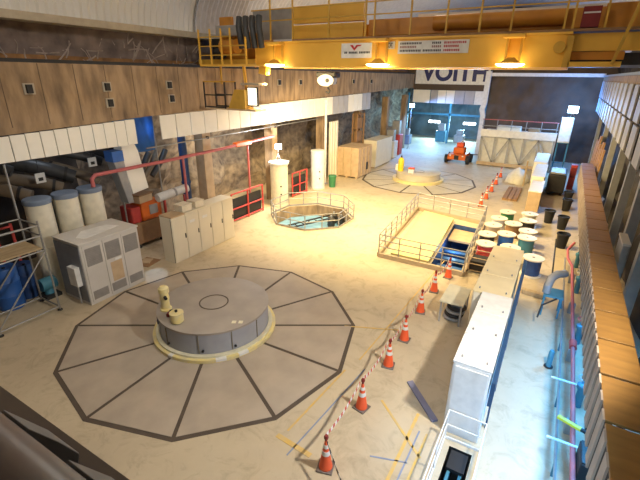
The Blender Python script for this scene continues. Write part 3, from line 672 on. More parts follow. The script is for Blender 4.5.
# hatch with curb, cover, rail
hx = [(-6.1, 15.95), (-2.36, 15.95), (-2.72, 23.0), (-6.75, 23.7)]
b = MB()
for a, c in zip(hx, hx[1:]+hx[:1]): b.bar((*a, .1), (*c, .1), .14, .2)
struct('trim_hatch_curb', b, mat('beige curb', (.42, .33, .21), .7))
o = MB().prism([(-5.6, 16.15), (-3.87, 16.15), (-4.3, 22.6), (-6.15, 23.1)], .003, .24).build('hatch_cover', 'hatchcover', org=(-5.3, 20, 0), bevel=.02); tag(o, 'flat yellow cover slab over the left part of the rectangular hatch', 'hatch cover')
t = thing('hatch_railing', 'thin grey railing around the rectangular hatch', 'railing', (-4.6, 20, .2))
rail_run(t, hx, .88, 1.0, closed=True, levels=(.36, .7, 1.0))
o = MB().prism([(-4.04, 20.5), (-2.85, 20.5), (-2.95, 22.15), (-4.14, 22.25)], -.35, -.25).build('landing', 'tan', org=(-3.5, 21.4, -.35)); tag(o, 'tan landing slab sunk in the far part of the open hatch', 'slab')
for k in range(4):
    y = 16.6+k*.95
    t = thing('pit_girder', 'blue steel girder across the open hatch, %s from the near side' % ORD[k], 'girder', (-3.4, y, -1.0), 'blue girders in the open hatch')
    MB().box((-3.8-.058*k, y, -1.0), (-2.62-.067*k, y+.3, -.93)).build('lower_flange', 'pitblue', t); MB().box((-3.8-.058*k, y+.12, -.93), (-2.62-.067*k, y+.18, -.6)).build('web', 'pitblue', t); MB().box((-3.8-.058*k, y, -.6), (-2.62-.067*k, y+.3, -.53)).build('upper_flange', 'pitblue', t)

# ------------------------------------------------------------------ cones and tape
def make_cone():
    t = thing('traffic_cone', '', 'traffic cone')
    MB().box((-.17, -.17, 0), (.17, .17, .04)).build('base', 'rust', t, bevel=.015)
    prof = lambda z: .145-.115*(z-.045)/.70
    MB().lathe([(prof(.045), .045), (prof(.745), .745), (0, .75)], n=24).build('body', 'orange', t, smooth=True)
    for z0, z1 in ((.40, .50), (.58, .66)): MB().lathe([(prof(z0)+.006, z0), (prof(z1)+.006, z1), (prof(z1), z1), (prof(z0), z0)], n=24, closed=True).build('reflective_band', 'white', t, smooth=True)
    MB().lathe([(.025, .75), (.025, .80), (.045, .81), (.05, .85), (.035, .89), (0, .90)], n=16).build('topper', 'maroon', t, smooth=True)
    return t
proto = make_cone()
cones = [(-2.89, 5.38), (-2.94, 7.27), (-2.95, 9.1), (-2.97, 10.5), (-3.03, 12.34), (-3.03, 14.05), (-2.85, 15.5)]
far = [(-3.55, 26.6), (-3.55, 28.6), (-3.55, 30.8), (-3.6, 33.2), (-3.65, 36)]
for k, (x, y) in enumerate(cones+far):
    o = proto if k == 0 else copy_tree(proto)
    o.location = (x, y, 0); o.rotation_euler.z = random.uniform(-.3, .3); o['_org'] = (x, y, 0)
    if k < 7: o['label'] = 'orange traffic cone with white bands, %s of the near line counted from the camera' % ORD[k]; o['group'] = 'traffic cones, near line'
    else: o['label'] = 'distant orange traffic cone beyond the hatch, %s of five counted from the near end' % ORD[k-7]; o['group'] = 'traffic cones, far line'
def tape(p, q, sag, m, lab):
    p, q = V(p), V(q); L = (q-p).length; n = 14; mb = MB()
    for k in range(n):
        a, c = k/n, (k+1)/n
        f = lambda s_: V((L*s_, 0, -4*sag*s_*(1-s_)))
        mb.bar(f(a), f(c), .004, .09)
    o = mb.build('barrier_tape', m); o.location = p
    d = (q-p).normalized(); o.rotation_euler = (0, -math.asin(d.z), math.atan2(d.y, d.x)); tag(o, lab, 'barrier tape', 'barrier tape strung between the cones'); return o
for k in range(6):
    a, c = cones[k], cones[k+1]; off = -.05
    tape((a[0]+off, a[1]+.05, .80), (c[0]+off, c[1]-.05, .80), [.12, .16, .2, .3, .35, .3][k], 'tape', 'red and white tape from the %s near cone to the %s' % (ORD[k], ORD[k+1]))
tape((-2.84, 5.33, .80), (-2.1, 4.7, .6), .05, 'tape_black', 'dark and white tape from the first cone towards the bottom edge')
for k in range(4):
    a, c = far[k], far[k+1]
    tape((a[0]-.05, a[1]+.05, .8), (c[0]-.05, c[1]-.05, .8), .2, 'tape', 'tape between the %s and %s distant cones' % (ORD[k], ORD[k+1]))

# ------------------------------------------------------------------ table and long cubicles
t = thing('work_table', 'small table with a pale top and dark bundle under it by the cubicles', 'table', (-1.98, 12.75, 0))
MB().box((-2.38, 12.05, .77), (-1.62, 13.4, .82)).build('table_top', 'ivory_paint', t, bevel=.008)
for x in (-2.32, -1.68):
    for y in (12.12, 13.33): MB().box((x-.025, y-.025, 0), (x+.025, y+.025, .77)).build('leg', 'grey', t)
for x in (-2.32, -1.68): MB().bar((x, 12.12, .2), (x, 13.33, .7), .025).build('brace', 'grey', t)
t = thing('cable_bundle', 'dark grey coiled bundle on the floor under the small table', 'bundle', (-1.98, 12.6, 0))
for k in range(4): MB().lathe([(.26+.12*math.cos(2*PI*j/10)*.5, .08+.13*k+.06*math.sin(2*PI*j/10)) for j in range(10)], (-1.98+.03*k, 12.55, 0), 24, closed=True).build('coil', 'dark' if k % 2 else 'grey', t, smooth=True)
yc = [7.6, 8.78, 9.95, 11.1, 12.4, 13.65, 15.0]
for k in range(6):
    y0, y1 = yc[k]+.008, yc[k+1]-.008; xl = -1.02 if k < 3 else -1.28; xr = -.27 if k < 3 else -.33; h = 2.0 if k < 3 else 1.97
    t = thing('switchgear_cubicle', '%s from the camera in the long right row' % (('white cubicle, %s' if k < 3 else 'cream-topped cubicle, %s') % ORD[k]), 'cabinet', ((xl+xr)/2, y0, 0), 'cubicles in the long right row')
    MB().box((xl, y0, 0), (xr, y1, h-.06)).build('body', 'white' if k < 3 else 'cream', t, bevel=.015)
    MB().box((xl-.03, y0, h-.06), (xr+.02, y1, h)).build('top_panel', 'white' if k < 3 else 'cubicle_top', t, bevel=.012)
    d = MB().box((xl-.022, y0+.04, .1), (xl-.002, y1-.04, h-.14)).build('door', 'white' if k < 3 else 'cream', t)
    MB().box((xl-.045, y1-.14, .95), (xl-.022, y1-.1, 1.15)).build('handle', 'dark', d)
    for x in (xl+.12, xr-.12): MB().tube([(x, y0+.2, h), (x, y0+.2, h+.05)], .02, 8).build('lifting_eye', 'grey', t)
    if k == 0:
        e = MB().box((xl+.04, y0-.02, .1), (xr-.04, y0, h-.12)).build('end_panel', 'white', t, bevel=.006)
t = thing('cable_strip', 'dark blue cable strip along the right edge of the long cubicles', 'cable tray', (-.2, 11, 0))
MB().box((-.235, 7.75, 1.0), (-.15, 14.95, 1.62)).build('strip', 'blue_strip', t)
for y in (8.2, 9.6, 11.6, 13.0, 14.6): MB().box((-.20, y-.03, 0), (-.16, y+.03, 1.0)).build('leg', 'blue_strip', t)
o = MB().bar((-2.2, 8.75, .03), (-1.25, 7.75, .03), .16, .05).build('floor_plank', mat('slate blue plank', (.22, .22, .32), .6), org=(-1.7, 8.2, .005)); tag(o, 'slate blue plank lying on the floor left of the near cubicle', 'plank')
# slot railing near the bottom
t = thing('slot_railing', 'white pipe railing around the floor slot in front of the cubicles', 'railing', (-.55, 6, 0))
rail_run(t, [(-.93, 4.6), (-.93, 7.42), (-.15, 7.42), (-.15, 4.6)], .82, .9, 'white', (.5, 1.0), .017, toe=.06)
t = thing('slot_beam', 'dark guide beam inside the floor slot', 'beam', (-.54, 5.8, -.4))
for x in (-.66, -.42): MB().box((x-.03, 4.65, -.4), (x+.03, 7.2, -.1)).build('guide', 'teal', t)
MB().box((-.72, 6.7, -.12), (-.36, 7.2, -.02)).build('block', 'black', t)

# ------------------------------------------------------------------ cable spools
def spool(r, h, core):
    t = thing('cable_spool', '', 'cable spool')
    MB().lathe([(0, 0), (r, 0), (r, .05), (0, .05)], n=28).build('flange', 'cream', t, smooth=True)
    MB().lathe([(r*.78, .05), (r*.8, .1), (r*.8, h-.1), (r*.78, h-.05)], n=28).build('wound_cable', core, t, smooth=True)
    MB().lathe([(0, h-.05), (r, h-.05), (r, h), (0, h)], n=28).build('flange', 'cream', t, smooth=True)
    MB().lathe([(.05, h), (.05, h+.004)], n=12).build('hub_hole', 'dark', t)
    return t
sp = [(-.62, 23.95, 'white', 'white cable spool, farthest of the right-hand column'), (-.6, 22.65, 'dark', 'black cored cable spool, second farthest of the right-hand column'), (-.46, 20.95, 'white', 'white cable spool, third farthest of the right-hand column'), (-.42, 19.95, 'teal', 'teal cored cable spool behind the cubicle row'), (.02, 17.6, 'blue_deep', 'navy cored cable spool right of the cubicle row end'), (-1.69, 23.7, 'green', 'green cored cable spool, farthest of the left-hand column'),
      (-1.95, 22.3, 'white', 'pale cable spool, second farthest of the left-hand column'), (-2.05, 21.0, 'tan', 'tan cored cable spool beside the hatch corner'), (-2.08, 19.5, 'dark', 'dark cored cable spool, third nearest of the left-hand column'), (-1.3, 20.0, 'blue', 'bright blue cored cable spool in the middle column'), (-1.95, 18.2, 'red', 'red cored cable spool, nearest of the left-hand column'), (-1.2, 21.75, 'brown', 'brown cored cable spool in the middle column behind the blue one'), (-.95, 18.3, 'teal', 'teal cored cable spool just behind the cubicles')]
protos = {}
for x, y, core, lab in sp:
    if core in protos: o = copy_tree(protos[core])
    else: o = spool(.42, .78, core); protos[core] = o
    o.location = (x, y, 0); o['label'] = lab; o['group'] = 'cable spools behind the cubicles'; o['_org'] = (x, y, 0)
t = thing('wire_cage', 'low brown wire cage in front of the red cable spool', 'cage', (-1.9, 16.9, 0))
for x in (-2.3, -1.5):
    for y in (16.5, 17.4): MB().box((x-.03, y-.03, 0), (x+.03, y+.03, .7)).build('post', 'tan', t)
for z in (.1, .4, .68):
    for y in (16.5, 17.4): MB().bar((-2.3, y, z), (-1.5, y, z), .03).build('rail', 'tan', t)
    for x in (-2.3, -1.5): MB().bar((x, 16.5, z), (x, 17.4, z), .03).build('rail', 'tan', t)
MB().box((-2.25, 16.55, .1), (-1.55, 17.35, .5)).build('load', 'dark', t)
# far cream boxes
for k, (y0, y1, xl, xr, h) in enumerate(((26.8, 30.2, -1.02, -.33, 1.3), (30.3, 35.2, -1.15, -.4, 1.5), (35.3, 40.0, -1.4, -.5, 1.6))):
    t = thing('long_box', 'long cream box on the right beyond the spools, %s of three' % ('nearest', 'middle', 'farthest')[k], 'box', (-.8, y0, 0), 'long cream boxes beyond the spools')
    MB().box((xl, y0, .1), (xr, y1, h)).build('box', 'tan' if k == 0 else 'cream_panel', t, bevel=.01); MB().box((xl-.02, y0-.0, h), (xr+.02, y1, h+.05)).build('lid', 'cream_panel', t)
    for y in (y0+.3, y1-.3): MB().box((xl, y-.1, 0), (xr, y+.1, .1)).build('skid', 'timber', t)
t = thing('tarp_pile', 'white tarp-covered heap beyond the hatch near the distant cones', 'tarp', (-2.4, 35.4, 0))
mb = grid((0, 2*PI), (0, 1), 28, 8, lambda a, s_: (-2.35+.8*math.cos(a)*(1-s_**1.6), 35.3+1.4*math.sin(a)*(1-s_**1.6), 1.1*(s_**.7)))
for v in mb.bm.verts:
    v.co += V((1, 1, .6))*noise.noise(v.co*1.8)*.16; v.co.z = max(.002, v.co.z)
mb.build('tarp', 'tarp', t, smooth=True)
MB().tube([(-1.75, 33.9, .02), (-1.75, 33.9, 1.9)], .06, 8).build('stake', 'timber', t)
t = thing('timber_pallet', 'stack of brown timbers beyond the spools by the hatch', 'timber', (-2.3, 30, 0))
for k in range(3): MB().box((-2.6+k*.32, 29.0, 0), (-2.32+k*.32, 32.6, .14)).build('beam', 'brown', t)
t = thing('compressor', 'dark grey machine on the right path beyond the spools', 'machine', (.3, 33.5, 0))
MB().box((-.2, 31.8, .25), (.9, 34.6, 1.5)).build('housing', 'dark', t, bevel=.06); MB().box((-.1, 32.0, 1.5), (.8, 34.0, 1.62)).build('top_cover', 'grey', t, bevel=.03)
for x in (-.05, .75):
    for y in (32.3, 34.2): MB().tube([(x-.08, y, .25), (x+.08, y, .25)], .25, 16).build('wheel', 'black', t, smooth=True)
t = thing('hand_truck', 'red upright hose reel cabinet by the dark machine', 'cabinet', (1.35, 35, 0))
MB().box((1.1, 34.6, 0), (1.5, 35.1, 1.8)).build('cabinet', 'red', t, bevel=.02); MB().box((1.14, 34.57, .9), (1.46, 34.6, 1.6)).build('door', 'maroon', t)
for k, (x, y) in enumerate(((.32, 25.4), (1.0, 24.6), (1.05, 21.6), (1.15, 28.5), (1.2, 30.6))):
    t = thing('waste_bin', 'black open bin on the right path, %s' % ['by the spools', 'close to the wall beside the spools', 'nearest the camera', 'second farthest', 'farthest'][k], 'bin', (x, y, 0), 'black bins on the right path')
    MB().lathe([(.2, 0), (.27, .7), (.29, .7), (.29, .74), (.25, .74), (.19, .05), (0, .05)], (x, y, 0), 18).build('bin', 'black', t, smooth=True); MB().lathe([(.29, .66), (.3, .67), (.3, .7), (.29, .71)], (x, y, 0), 18, closed=True).build('rim', 'dark', t)

# ------------------------------------------------------------------ right path: pipes, bench, beam
t = thing('red_hose_pipe', 'long pinkish red pipe with an elbow along the right path', 'pipe', (1.4, 12, .4))
MB().tube([(1.5, 3.5, .45), (1.5, 11, .45), (1.46, 18.3, .45), (1.3, 19.1, .45), (1.28, 20.2, .45), (1.5, 20.6, .7)], .055, 10).build('pipe', 'pinkred', t, smooth=True)
for y in (6, 9, 12, 15, 17.6): MB().box((1.4, y-.05, 0), (1.6, y+.05, .4)).build('support', 'grey', t)
MB().tube([(1.5, 12.0, .45), (1.5, 12.35, .45)], .1, 12).build('coupling', 'red', t, smooth=True)
t = thing('grey_pipe', 'pale grey pipe parallel to the red one on the right path', 'pipe', (1.25, 12, .3))
MB().tube([(1.22, 3.5, .3), (1.22, 19.5, .3)], .03, 8).build('pipe', 'galv', t)
for y in (5.2, 7.6, 9.8, 12.4, 15.2, 18.2): MB().box((1.19, y-.04, 0), (1.25, y+.04, .28)).build('support', 'teal', t)
for k, y in enumerate((5.95, 8.05, 10.2)):
    o = MB().box((1.0, y, .505), (1.72, y+.05, .53)).build('pipe_strap', 'white', org=(1.3, y, .5)); tag(o, 'white strap lying across the right pipes, %s' % ['nearest the bottom edge', 'middle one', 'farthest one'][k], 'strap', 'straps across the right pipes')
o = thing('valve_lever', 'yellow bar sticking out across the right pipes', 'lever', (1.4, 8.6, .55))
MB().bar((1.18, 8.72, .60), (1.62, 8.55, .60), .09, .06).build('bar', 'bright_yellow', o); MB().bar((1.62, 8.55, .60), (1.72, 8.51, .60), .06).build('grip', 'black', o)
o = thing('control_box', 'black box mounted beside the red pipe near the yellow bar', 'box', (1.62, 7.8, .4))
MB().box((1.56, 7.35, .12), (1.8, 8.0, .8)).build('box', 'black', o, bevel=.02); MB().box((1.58, 7.37, .8), (1.78, 7.98, .83)).build('cover', 'dark', o); MB().box((1.62, 7.5, 0), (1.74, 7.85, .12)).build('foot', 'dark', o)
t = thing('path_bench', 'teal steel bench with a grey curved duct on the right path', 'bench', (.8, 14.8, 0))
MB().box((.55, 14.3, .74), (1.15, 15.0, .8)).build('bench_top', 'teal', t)
for x in (.6, 1.1):
    for y in (14.35, 14.95): MB().box((x-.025, y-.025, 0), (x+.025, y+.025, .74)).build('leg', 'teal', t)
MB().tube([(.62, 14.5, .82), (.62, 14.5, 1.05), (.68, 14.75, 1.25), (.85, 15.1, 1.3), (1.1, 15.35, 1.28)], .13, 14).build('curved_duct', 'grey', t, smooth=True)
MB().tube([(.95, 14.25, .77), (.55, 13.6, .75), (.5, 13.45, .35)], .03, 8).build('handle_bar', 'dark', t)
t = thing('bollard', 'small grey bollard standing on the near right path', 'bollard', (.98, 11.4, 0))
MB().lathe([(.07, 0), (.07, .5), (.05, .56), (0, .57)], (.98, 11.4, 0), 14).build('post', 'teal', t, smooth=True); MB().lathe([(.12, 0), (.12, .03)], (.98, 11.4, 0), 14).build('base', 'dark', t)
o = MB().bar((-.12, 15.75, .09), (.68, 15.62, .09), .2, .16).build('timber_beam', 'timber', org=(.25, 15.7, .01), bevel=.01); tag(o, 'short timber lying across the path at the end of the cubicles', 'timber')
for k, y in enumerate((10.1, 13.1, 16.8, 19.4)):
    t = thing('valve', 'blue-grey pipe valve beside the red pipe, %s from the camera' % ORD[k], 'valve', (1.68, y, 0), 'valves beside the red pipe')
    MB().lathe([(.09, 0), (.09, .5), (.13, .55), (.13, .65), (.05, .7), (.03, .85)], (1.68, y, 0), 14).build('body', 'teal', t, smooth=True); MB().lathe([(.13, .84), (.15, .86), (.13, .88), (.11, .86)], (1.68, y, 0), 16, closed=True).build('handwheel', 'red' if k == 1 else 'grey', t, smooth=True)

# ------------------------------------------------------------------ plank walkway with slatted side
Y0 = 2.4
for k in range(22):
    y = Y0+k*1.19+.04
    o = MB().box((1.37, y, 2.955), (1.97, y+1.13, 3.0)).build('walkway_board', 'wood', org=(1.67, y+.55, 2.955), bevel=.006)
    o.rotation_euler.x = random.uniform(-.006, .006); tag(o, 'golden plywood board of the raised right walkway, %s from the near end' % ordw(k), 'walkway board', 'plywood boards of the raised walkway')
t = thing('raised_walkway', 'raised right walkway frame with a brown slatted side', 'walkway', (1.66, 15, 0))
MB().box((1.40, Y0, 2.86), (1.48, 28.7, 2.93)).build('stringer', 'dark', t); MB().box((1.86, Y0, 2.86), (1.94, 28.7, 2.93)).build('stringer', 'dark', t)
for k in range(13): MB().box((1.82, Y0+.5+k*2.1, 0), (1.92, Y0+.6+k*2.1, 2.86)).build('post', 'dark', t)
for k in range(58):
    y = Y0+k*.45
    MB().extr([(1.345, y, 3.0), (1.345, y+.26, 3.0), (1.345, y+.26, 2.02), (1.345, y, 2.02)], (.03, 0, 0)).build('slat', 'slat', t)
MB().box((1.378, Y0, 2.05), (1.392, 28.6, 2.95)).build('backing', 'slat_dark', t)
# stacked timber beyond the walkway
t = thing('timber_stack', 'tall leaning brown timber stack between walkway and right wall', 'timber', (2.2, 30, 0))
for k in range(7): MB().bar((2.05, 27.0+k*1.0, 0.02), (2.2, 27.3+k*1.0, 4.0+.3*math.sin(k*2)), .1, .6).build('board', 'stackwood', t)
t = thing('wall_unit', 'pale grey box unit beside the walkway at the right edge', 'box', (2.35, 13.6, 0))
MB().box((2.1, 13.3, 0), (2.28, 14.3, 3.3)).build('body', 'grey', t, bevel=.02); MB().box((2.08, 13.28, 3.3), (2.28, 14.32, 3.36)).build('top', 'ecab', t)

# ------------------------------------------------------------------ far end things
t = thing('banner', 'white banner with large dark blue letters above the far cross beam', 'banner', (-11, 46.2, 7))
MB().box((-14.85, 46.2, 6.905), (-7.3, 46.25, 9.2)).build('sheet', 'white', t)
cu = bpy.data.curves.new('lettering', 'FONT'); cu.body = 'VOITH'; cu.size = 2.28; cu.extrude = .01; cu.offset = .085; cu.space_character = 1.02
to = bpy.data.objects.new('lettering_source', cu); C.objects.link(to)
bpy.context.view_layer.update()
me = bpy.data.meshes.new_from_object(to.evaluated_get(bpy.context.evaluated_depsgraph_get())); bpy.data.objects.remove(to)
xs = [v.co.x for v in me.vertices]; w = max(xs)-min(xs); sc = 6.75/w
for v in me.vertices: v.co = V(((v.co.x-min(xs))*sc, -v.co.z, v.co.y))
lo = bpy.data.objects.new('lettering', me); C.objects.link(lo); me.materials.clear(); me.materials.append(M['navy']); lo.parent = t
lo.location = V((-14.25, 46.18, 7.30))-V((-11, 46.2, 7))
t = thing('frame_column', 'white steel column at the right end of the far cross beam', 'column', (-7.0, 46, 0))
MB().box((-7.55, 45.75, 0), (-7.1, 46.1, 4.0)).build('shaft', 'white', t); MB().extr([(-7.55, 45.75, 4.0), (-7.1, 45.75, 4.0), (-7.25, 45.75, 4.6), (-7.1, 45.75, 5.2), (-7.1, 45.75, 8.2), (-7.6, 45.75, 8.2), (-7.6, 45.75, 5.2), (-7.75, 45.75, 4.6)], (0, .35, 0)).build('upper_shaft', 'white', t)
MB().box((-7.7, 45.7, 0), (-6.95, 46.15, .12)).build('base_plate', 'grey', t)
# raised steel platform
t = thing('steel_platform', 'raised white steel platform with truss braces before the far brown wall', 'platform', (-3.3, 41, 0))
PX0, PX1, PY0, PY1, PZ = -6.35, -.3, 40.2, 43.5, 3.0
MB().box((PX0, PY0, PZ-.08), (PX1, PY1, PZ)).build('deck', 'cream', t); MB().box((PX0, PY0-.08, PZ-.32), (PX1, PY0, PZ+.3)).build('edge_beam', 'white', t)
MB().box((PX0, PY0-.05, .12), (PX1, PY0+.1, .4)).build('bottom_beam', 'tan', t)
MB().box((PX0, PY0+.6, 0.02), (PX1, PY0+.7, PZ-.1)).build('back_sheet', 'white', t)
nx = 5
for k in range(nx+1):
    x = PX0+.1+(PX1-PX0-.2)*k/nx
    MB().box((x-.06, PY0-.02, 0), (x+.06, PY0+.1, PZ-.08)).build('post', 'grey', t)
    if k < nx:
        x2 = PX0+.1+(PX1-PX0-.2)*(k+1)/nx; MB().bar((x, PY0+.03, .4 if k % 2 else PZ-.4), (x2, PY0+.03, PZ-.4 if k % 2 else .4), .1).build('brace', 'grey', t)
for k in range(6):
    x = PX0+.1+(PX1-PX0-.2)*k/5; MB().tube([(x, PY0, PZ), (x, PY0, PZ+1.15)], .035, 6).build('rail_post', 'galv', t)
for z in (.6, 1.15): MB().tube([(PX0, PY0, PZ+z), (PX1, PY0, PZ+z)], .03, 6).build('handrail', 'pinkred' if z > 1 else 'galv', t)
for k, (x0, x1, h, m, lab) in enumerate(((-5.2, -3.2, .55, 'cream', 'cream chest on the far raised platform'), (-2.6, -1.7, .5, 'brown', 'brown bundle on the far raised platform'))):
    o = MB().box((x0, 41.2, PZ+.002), (x1, 42.2, PZ+h)).build('chest', m, org=((x0+x1)/2, 41.7, PZ), bevel=.08); tag(o, lab, 'chest')
t = thing('tall_cabinet', 'white tall cabinet at the right end of the far platform', 'cabinet', (.2, 40.6, 0))
MB().box((-.2, 40.2, 2.6), (.7, 41.0, 4.6)).build('body', 'white', t, bevel=.03); MB().box((-.15, 40.17, 2.7), (.65, 40.2, 4.5)).build('door', 'white', t)
for z in (.9, 2.55): MB().box((-.2, 40.25, z), (.7, 40.35, z+.05)).build('cross_rail', 'teal', t)
for x in (-.14, .64):
    for y in (40.3, 40.9): MB().box((x-.05, y-.05, 0), (x+.05, y+.05, 2.6)).build('leg', 'teal', t)
floodlamp(.45, 40.6, 5.25, 4.602, 'glaring blue-white floodlight on top of the far white cabinet', 'blue_lamp', (-.1, -1, -.2), .55)
floodlamp(-14.6, 45.0, 4.72, 0, 'blue-white floodlight on a mast near the far left corner', 'blue_lamp', (.5, -.9, -.2), .38)
for k, x in enumerate((-14.9, -10.4)):
    t = thing('strip_light', 'lit strip light deep in the far recess, %s one' % ('left', 'right')[k], 'lamp', (x, 56, 2.1), 'strip lights in the far recess')
    MB().box((x-.7, 55.9, 2.0), (x+.7, 56.0, 2.25)).build('tube', 'cool_lamp', t); MB().box((x-.8, 56.0, 1.95), (x+.8, 56.08, 2.3)).build('housing', 'white', t)
    for dx in (-.6, .6): MB().tube([(x+dx, 56.04, 2.3), (x+dx, 56.04, 6.58)], .015, 6).build('hanger', 'galv', t)
struct('trim_recess_gantry', MB().box((-18, 52, 3.3), (-7.2, 52.25, 3.5)).box((-17.5, 52, 0), (-17.3, 52.2, 5.8)).box((-12.2, 52, 0), (-12.0, 52.2, 5.8)).box((-8.2, 52, 0), (-8.0, 52.2, 5.8)), 'teal')
for k, (x, y, h, m) in enumerate(((-16.3, 49.0, 1.8, 'blue_cap'), (-13.2, 53.5, 2.2, 'teal'), (-11, 54, 1.5, 'grey'), (-16.2, 43.3, 2.6, 'blue_cap'), (-14.7, 39.6, 2.7, 'white'), (-14.9, 41.6, 3.4, 'red'))):
    t = thing('storage_rack', 'bluish equipment stack at the far end, %s' % ['left side of the recess mouth', 'centre of the recess', 'right of centre in the recess', 'by the far left column', 'white based just past the cream crate', 'red based behind the white based stack'][k], 'equipment', (x, y, 0), 'equipment stacks at the far end')
    MB().box((x-.6, y-.5, 0), (x+.6, y+.5, h*.6)).build('base_unit', m, t, bevel=.05); MB().box((x-.4, y-.3, h*.6), (x+.4, y+.3, h)).build('upper_unit', 'grey', t, bevel=.05)
# orange telehandler
t = thing('work_vehicle', 'orange wheeled work vehicle parked in front of the far recess', 'vehicle', (-8.1, 40.3, 0))
MB().box((-9.1, 39.4, .45), (-7.1, 42.2, 1.05)).build('chassis', 'machine_orange', t, bevel=.06)
MB().box((-8.7, 40.2, 1.05), (-7.5, 41.6, 1.75)).build('engine_cover', 'machine_orange', t, bevel=.1)
MB().box((-8.5, 40.6, 1.75), (-7.7, 41.5, 2.25)).build('cab_roof', 'orange', t, bevel=.08)
MB().box((-8.35, 39.36, .5), (-7.85, 39.4, 1.0)).build('front_grille', 'dark', t)
for x in (-9.3, -6.9):
    for y in (39.9, 41.6):
        MB().tube([(x-.16, y, .48), (x+.16, y, .48)], .48, 24).build('wheel', 'black', t, smooth=True)
MB().tube([(-8.2, 41.2, 2.2), (-7.7, 40.4, 2.6)], .09, 10).build('boom', 'white', t, smooth=True)
for x in (-8.8, -7.4): MB().tube([(x, 39.36, .95), (x, 39.32, .95)], .1, 12).build('headlamp', 'white', t)
t.scale = (.82, .82, .82)

# ------------------------------------------------------------------ crane
t = thing('overhead_crane', 'yellow overhead travelling crane spanning the top of the hall', 'crane', (-6.5, 16.5, 7.9))
YF = 15.0
def plate(x0, x1, y0, y1, z0, z1, name, m, bev=0): return MB().box((x0, y0, z0), (x1, y1, z1)).build(name, m, t, bevel=bev)
g = MB().box((-11.9, YF, 7.96), (-.28, YF+.9, 8.80)); g.box((-11.9, YF-.07, 8.80), (-.28, YF+.97, 8.86)); g.box((-11.9, YF-.07, 7.90), (-.28, YF+.97, 7.96)); g.build('front_girder', 'crane_yellow', t)
g = MB().box((-12.6, 18.2, 7.96), (-.28, 19.1, 8.9)); g.box((-12.6, 18.13, 8.9), (-.28, 19.17, 8.96)); g.box((-12.6, 18.13, 7.9), (-.28, 19.17, 7.96)); g.build('rear_girder', 'crane_yellow', t)
plate(-10.0, 1.6, YF-.05, YF+.9, 8.86, 8.93, 'walkway_floor', 'brown')
plate(-12.6, -.3, YF+.9, 18.2, 8.75, 8.8, 'deck_plate', 'brown')
# trolley and machinery on top
plate(-7.45, 2.2, 16.6, 17.3, 9.08, 9.66, 'trolley_beam', 'crane_orange', .03)
MB().tube([(-4.8, 16.5, 9.42), (-.6, 16.5, 9.42)], .24, 18).build('hoist_drum', 'crane_orange', t, smooth=True)
plate(-10.75, -7.5, 16.2, 16.5, 9.0, 9.55, 'lower_screen', 'crane_yellow')
plate(-10.75, -7.5, 16.2, 16.5, 9.62, 10.25, 'upper_screen', 'crane_yellow')
plate(-12.9, -10.8, 16.2, 16.3, 9.05, 10.2, 'grey_screen', 'grey')
plate(-9.0, -5.8, 17.4, 18.0, 8.95, 9.6, 'gear_box', 'crane_orange', .04)
plate(-6.35, 1.3, 19.3, 19.4, 9.6, 10.1, 'rear_screen', 'ceil')
for x in (-11.05, -9.97, -8.35, -6.84, -6.5, -5.17, -3.95, -2.9, -1.98, -.55, -.33, .45):
    MB().bar((x, YF-.02, 8.9), (x, YF-.02, 10.5), .055).build('railing_post', 'crane_rail', t)
for z in (9.62, 10.02, 10.42): MB().bar((-12.0, YF-.02, z), (1.7, YF-.02, z), .04).build('handrail', 'crane_rail', t)
# lamp brackets and lamps on the front girder
for x in (-10.62, -6.12, -1.78):
    for dx in (-.2, .2): plate(x+dx-.03, x+dx+.03, YF-.16, YF-.08, 8.05, 8.85, 'lamp_bracket', 'crane_rail')
    plate(x-.3, x+.3, YF-.55, YF-.08, 8.72, 8.8, 'bracket_top', 'crane_yellow')
    h = MB().lathe([(.10, .10), (.30, 0), (.32, -.02), (.10, .16)], (x, YF-.42, 8.02), 24).build('lamp_shade', 'crane_rail', t, smooth=True)
    MB().lathe([(.27, -.03), (.42, -.05), (.36, -.10), (.15, -.14), (0, -.15)], (x, YF-.42, 8.04), 28).build('lamp_bulb', 'warm_lamp', h, smooth=True)
# signs
sg = plate(-7.78, -6.55, YF-.03, YF-.005, 8.22, 8.72, 'sign', 'white')
MB().extr([(-7.42, YF-.045, 8.66), (-7.30, YF-.045, 8.66), (-7.24, YF-.045, 8.56), (-7.16, YF-.045, 8.66), (-6.95, YF-.045, 8.66), (-7.0, YF-.045, 8.62), (-7.1, YF-.045, 8.61), (-7.24, YF-.045, 8.47)], (0, .012, 0)).build('sign_emblem', 'signred', sg)
b = MB()
x = -7.64
for wd in (.05, .05, 0, .05, .06, .04, .05, .05, .04, 0, .06, .05, .05, .05, .05, .05, .04):
    if wd == 0: x += .06; continue
    b.box((x, YF-.045, 8.37), (x+wd*.75, YF-.03, 8.44)); x += wd+.012
b.build('sign_lettering', 'signblack', sg)
sg = plate(-5.98, -5.68, YF-.03, YF-.005, 8.50, 8.74, 'ce_plate', 'white')
for i, cx0 in enumerate((-5.87, -5.77)):
    b = MB(); r0 = .055; P = [(cx0+r0*math.cos(math.radians(a)), YF-.04, 8.62+r0*1.2*math.sin(math.radians(a))) for a in range(60, 301, 30)]
    b.tube(P, .012, 5)
    if i: b.bar((cx0-r0, YF-.04, 8.62), (cx0, YF-.04, 8.62), .018)
    b.build('ce_letter', 'signblack', sg)
sg = plate(-5.55, -3.15, YF-.03, YF-.005, 8.34, 8.74, 'capacity_sign', 'white')
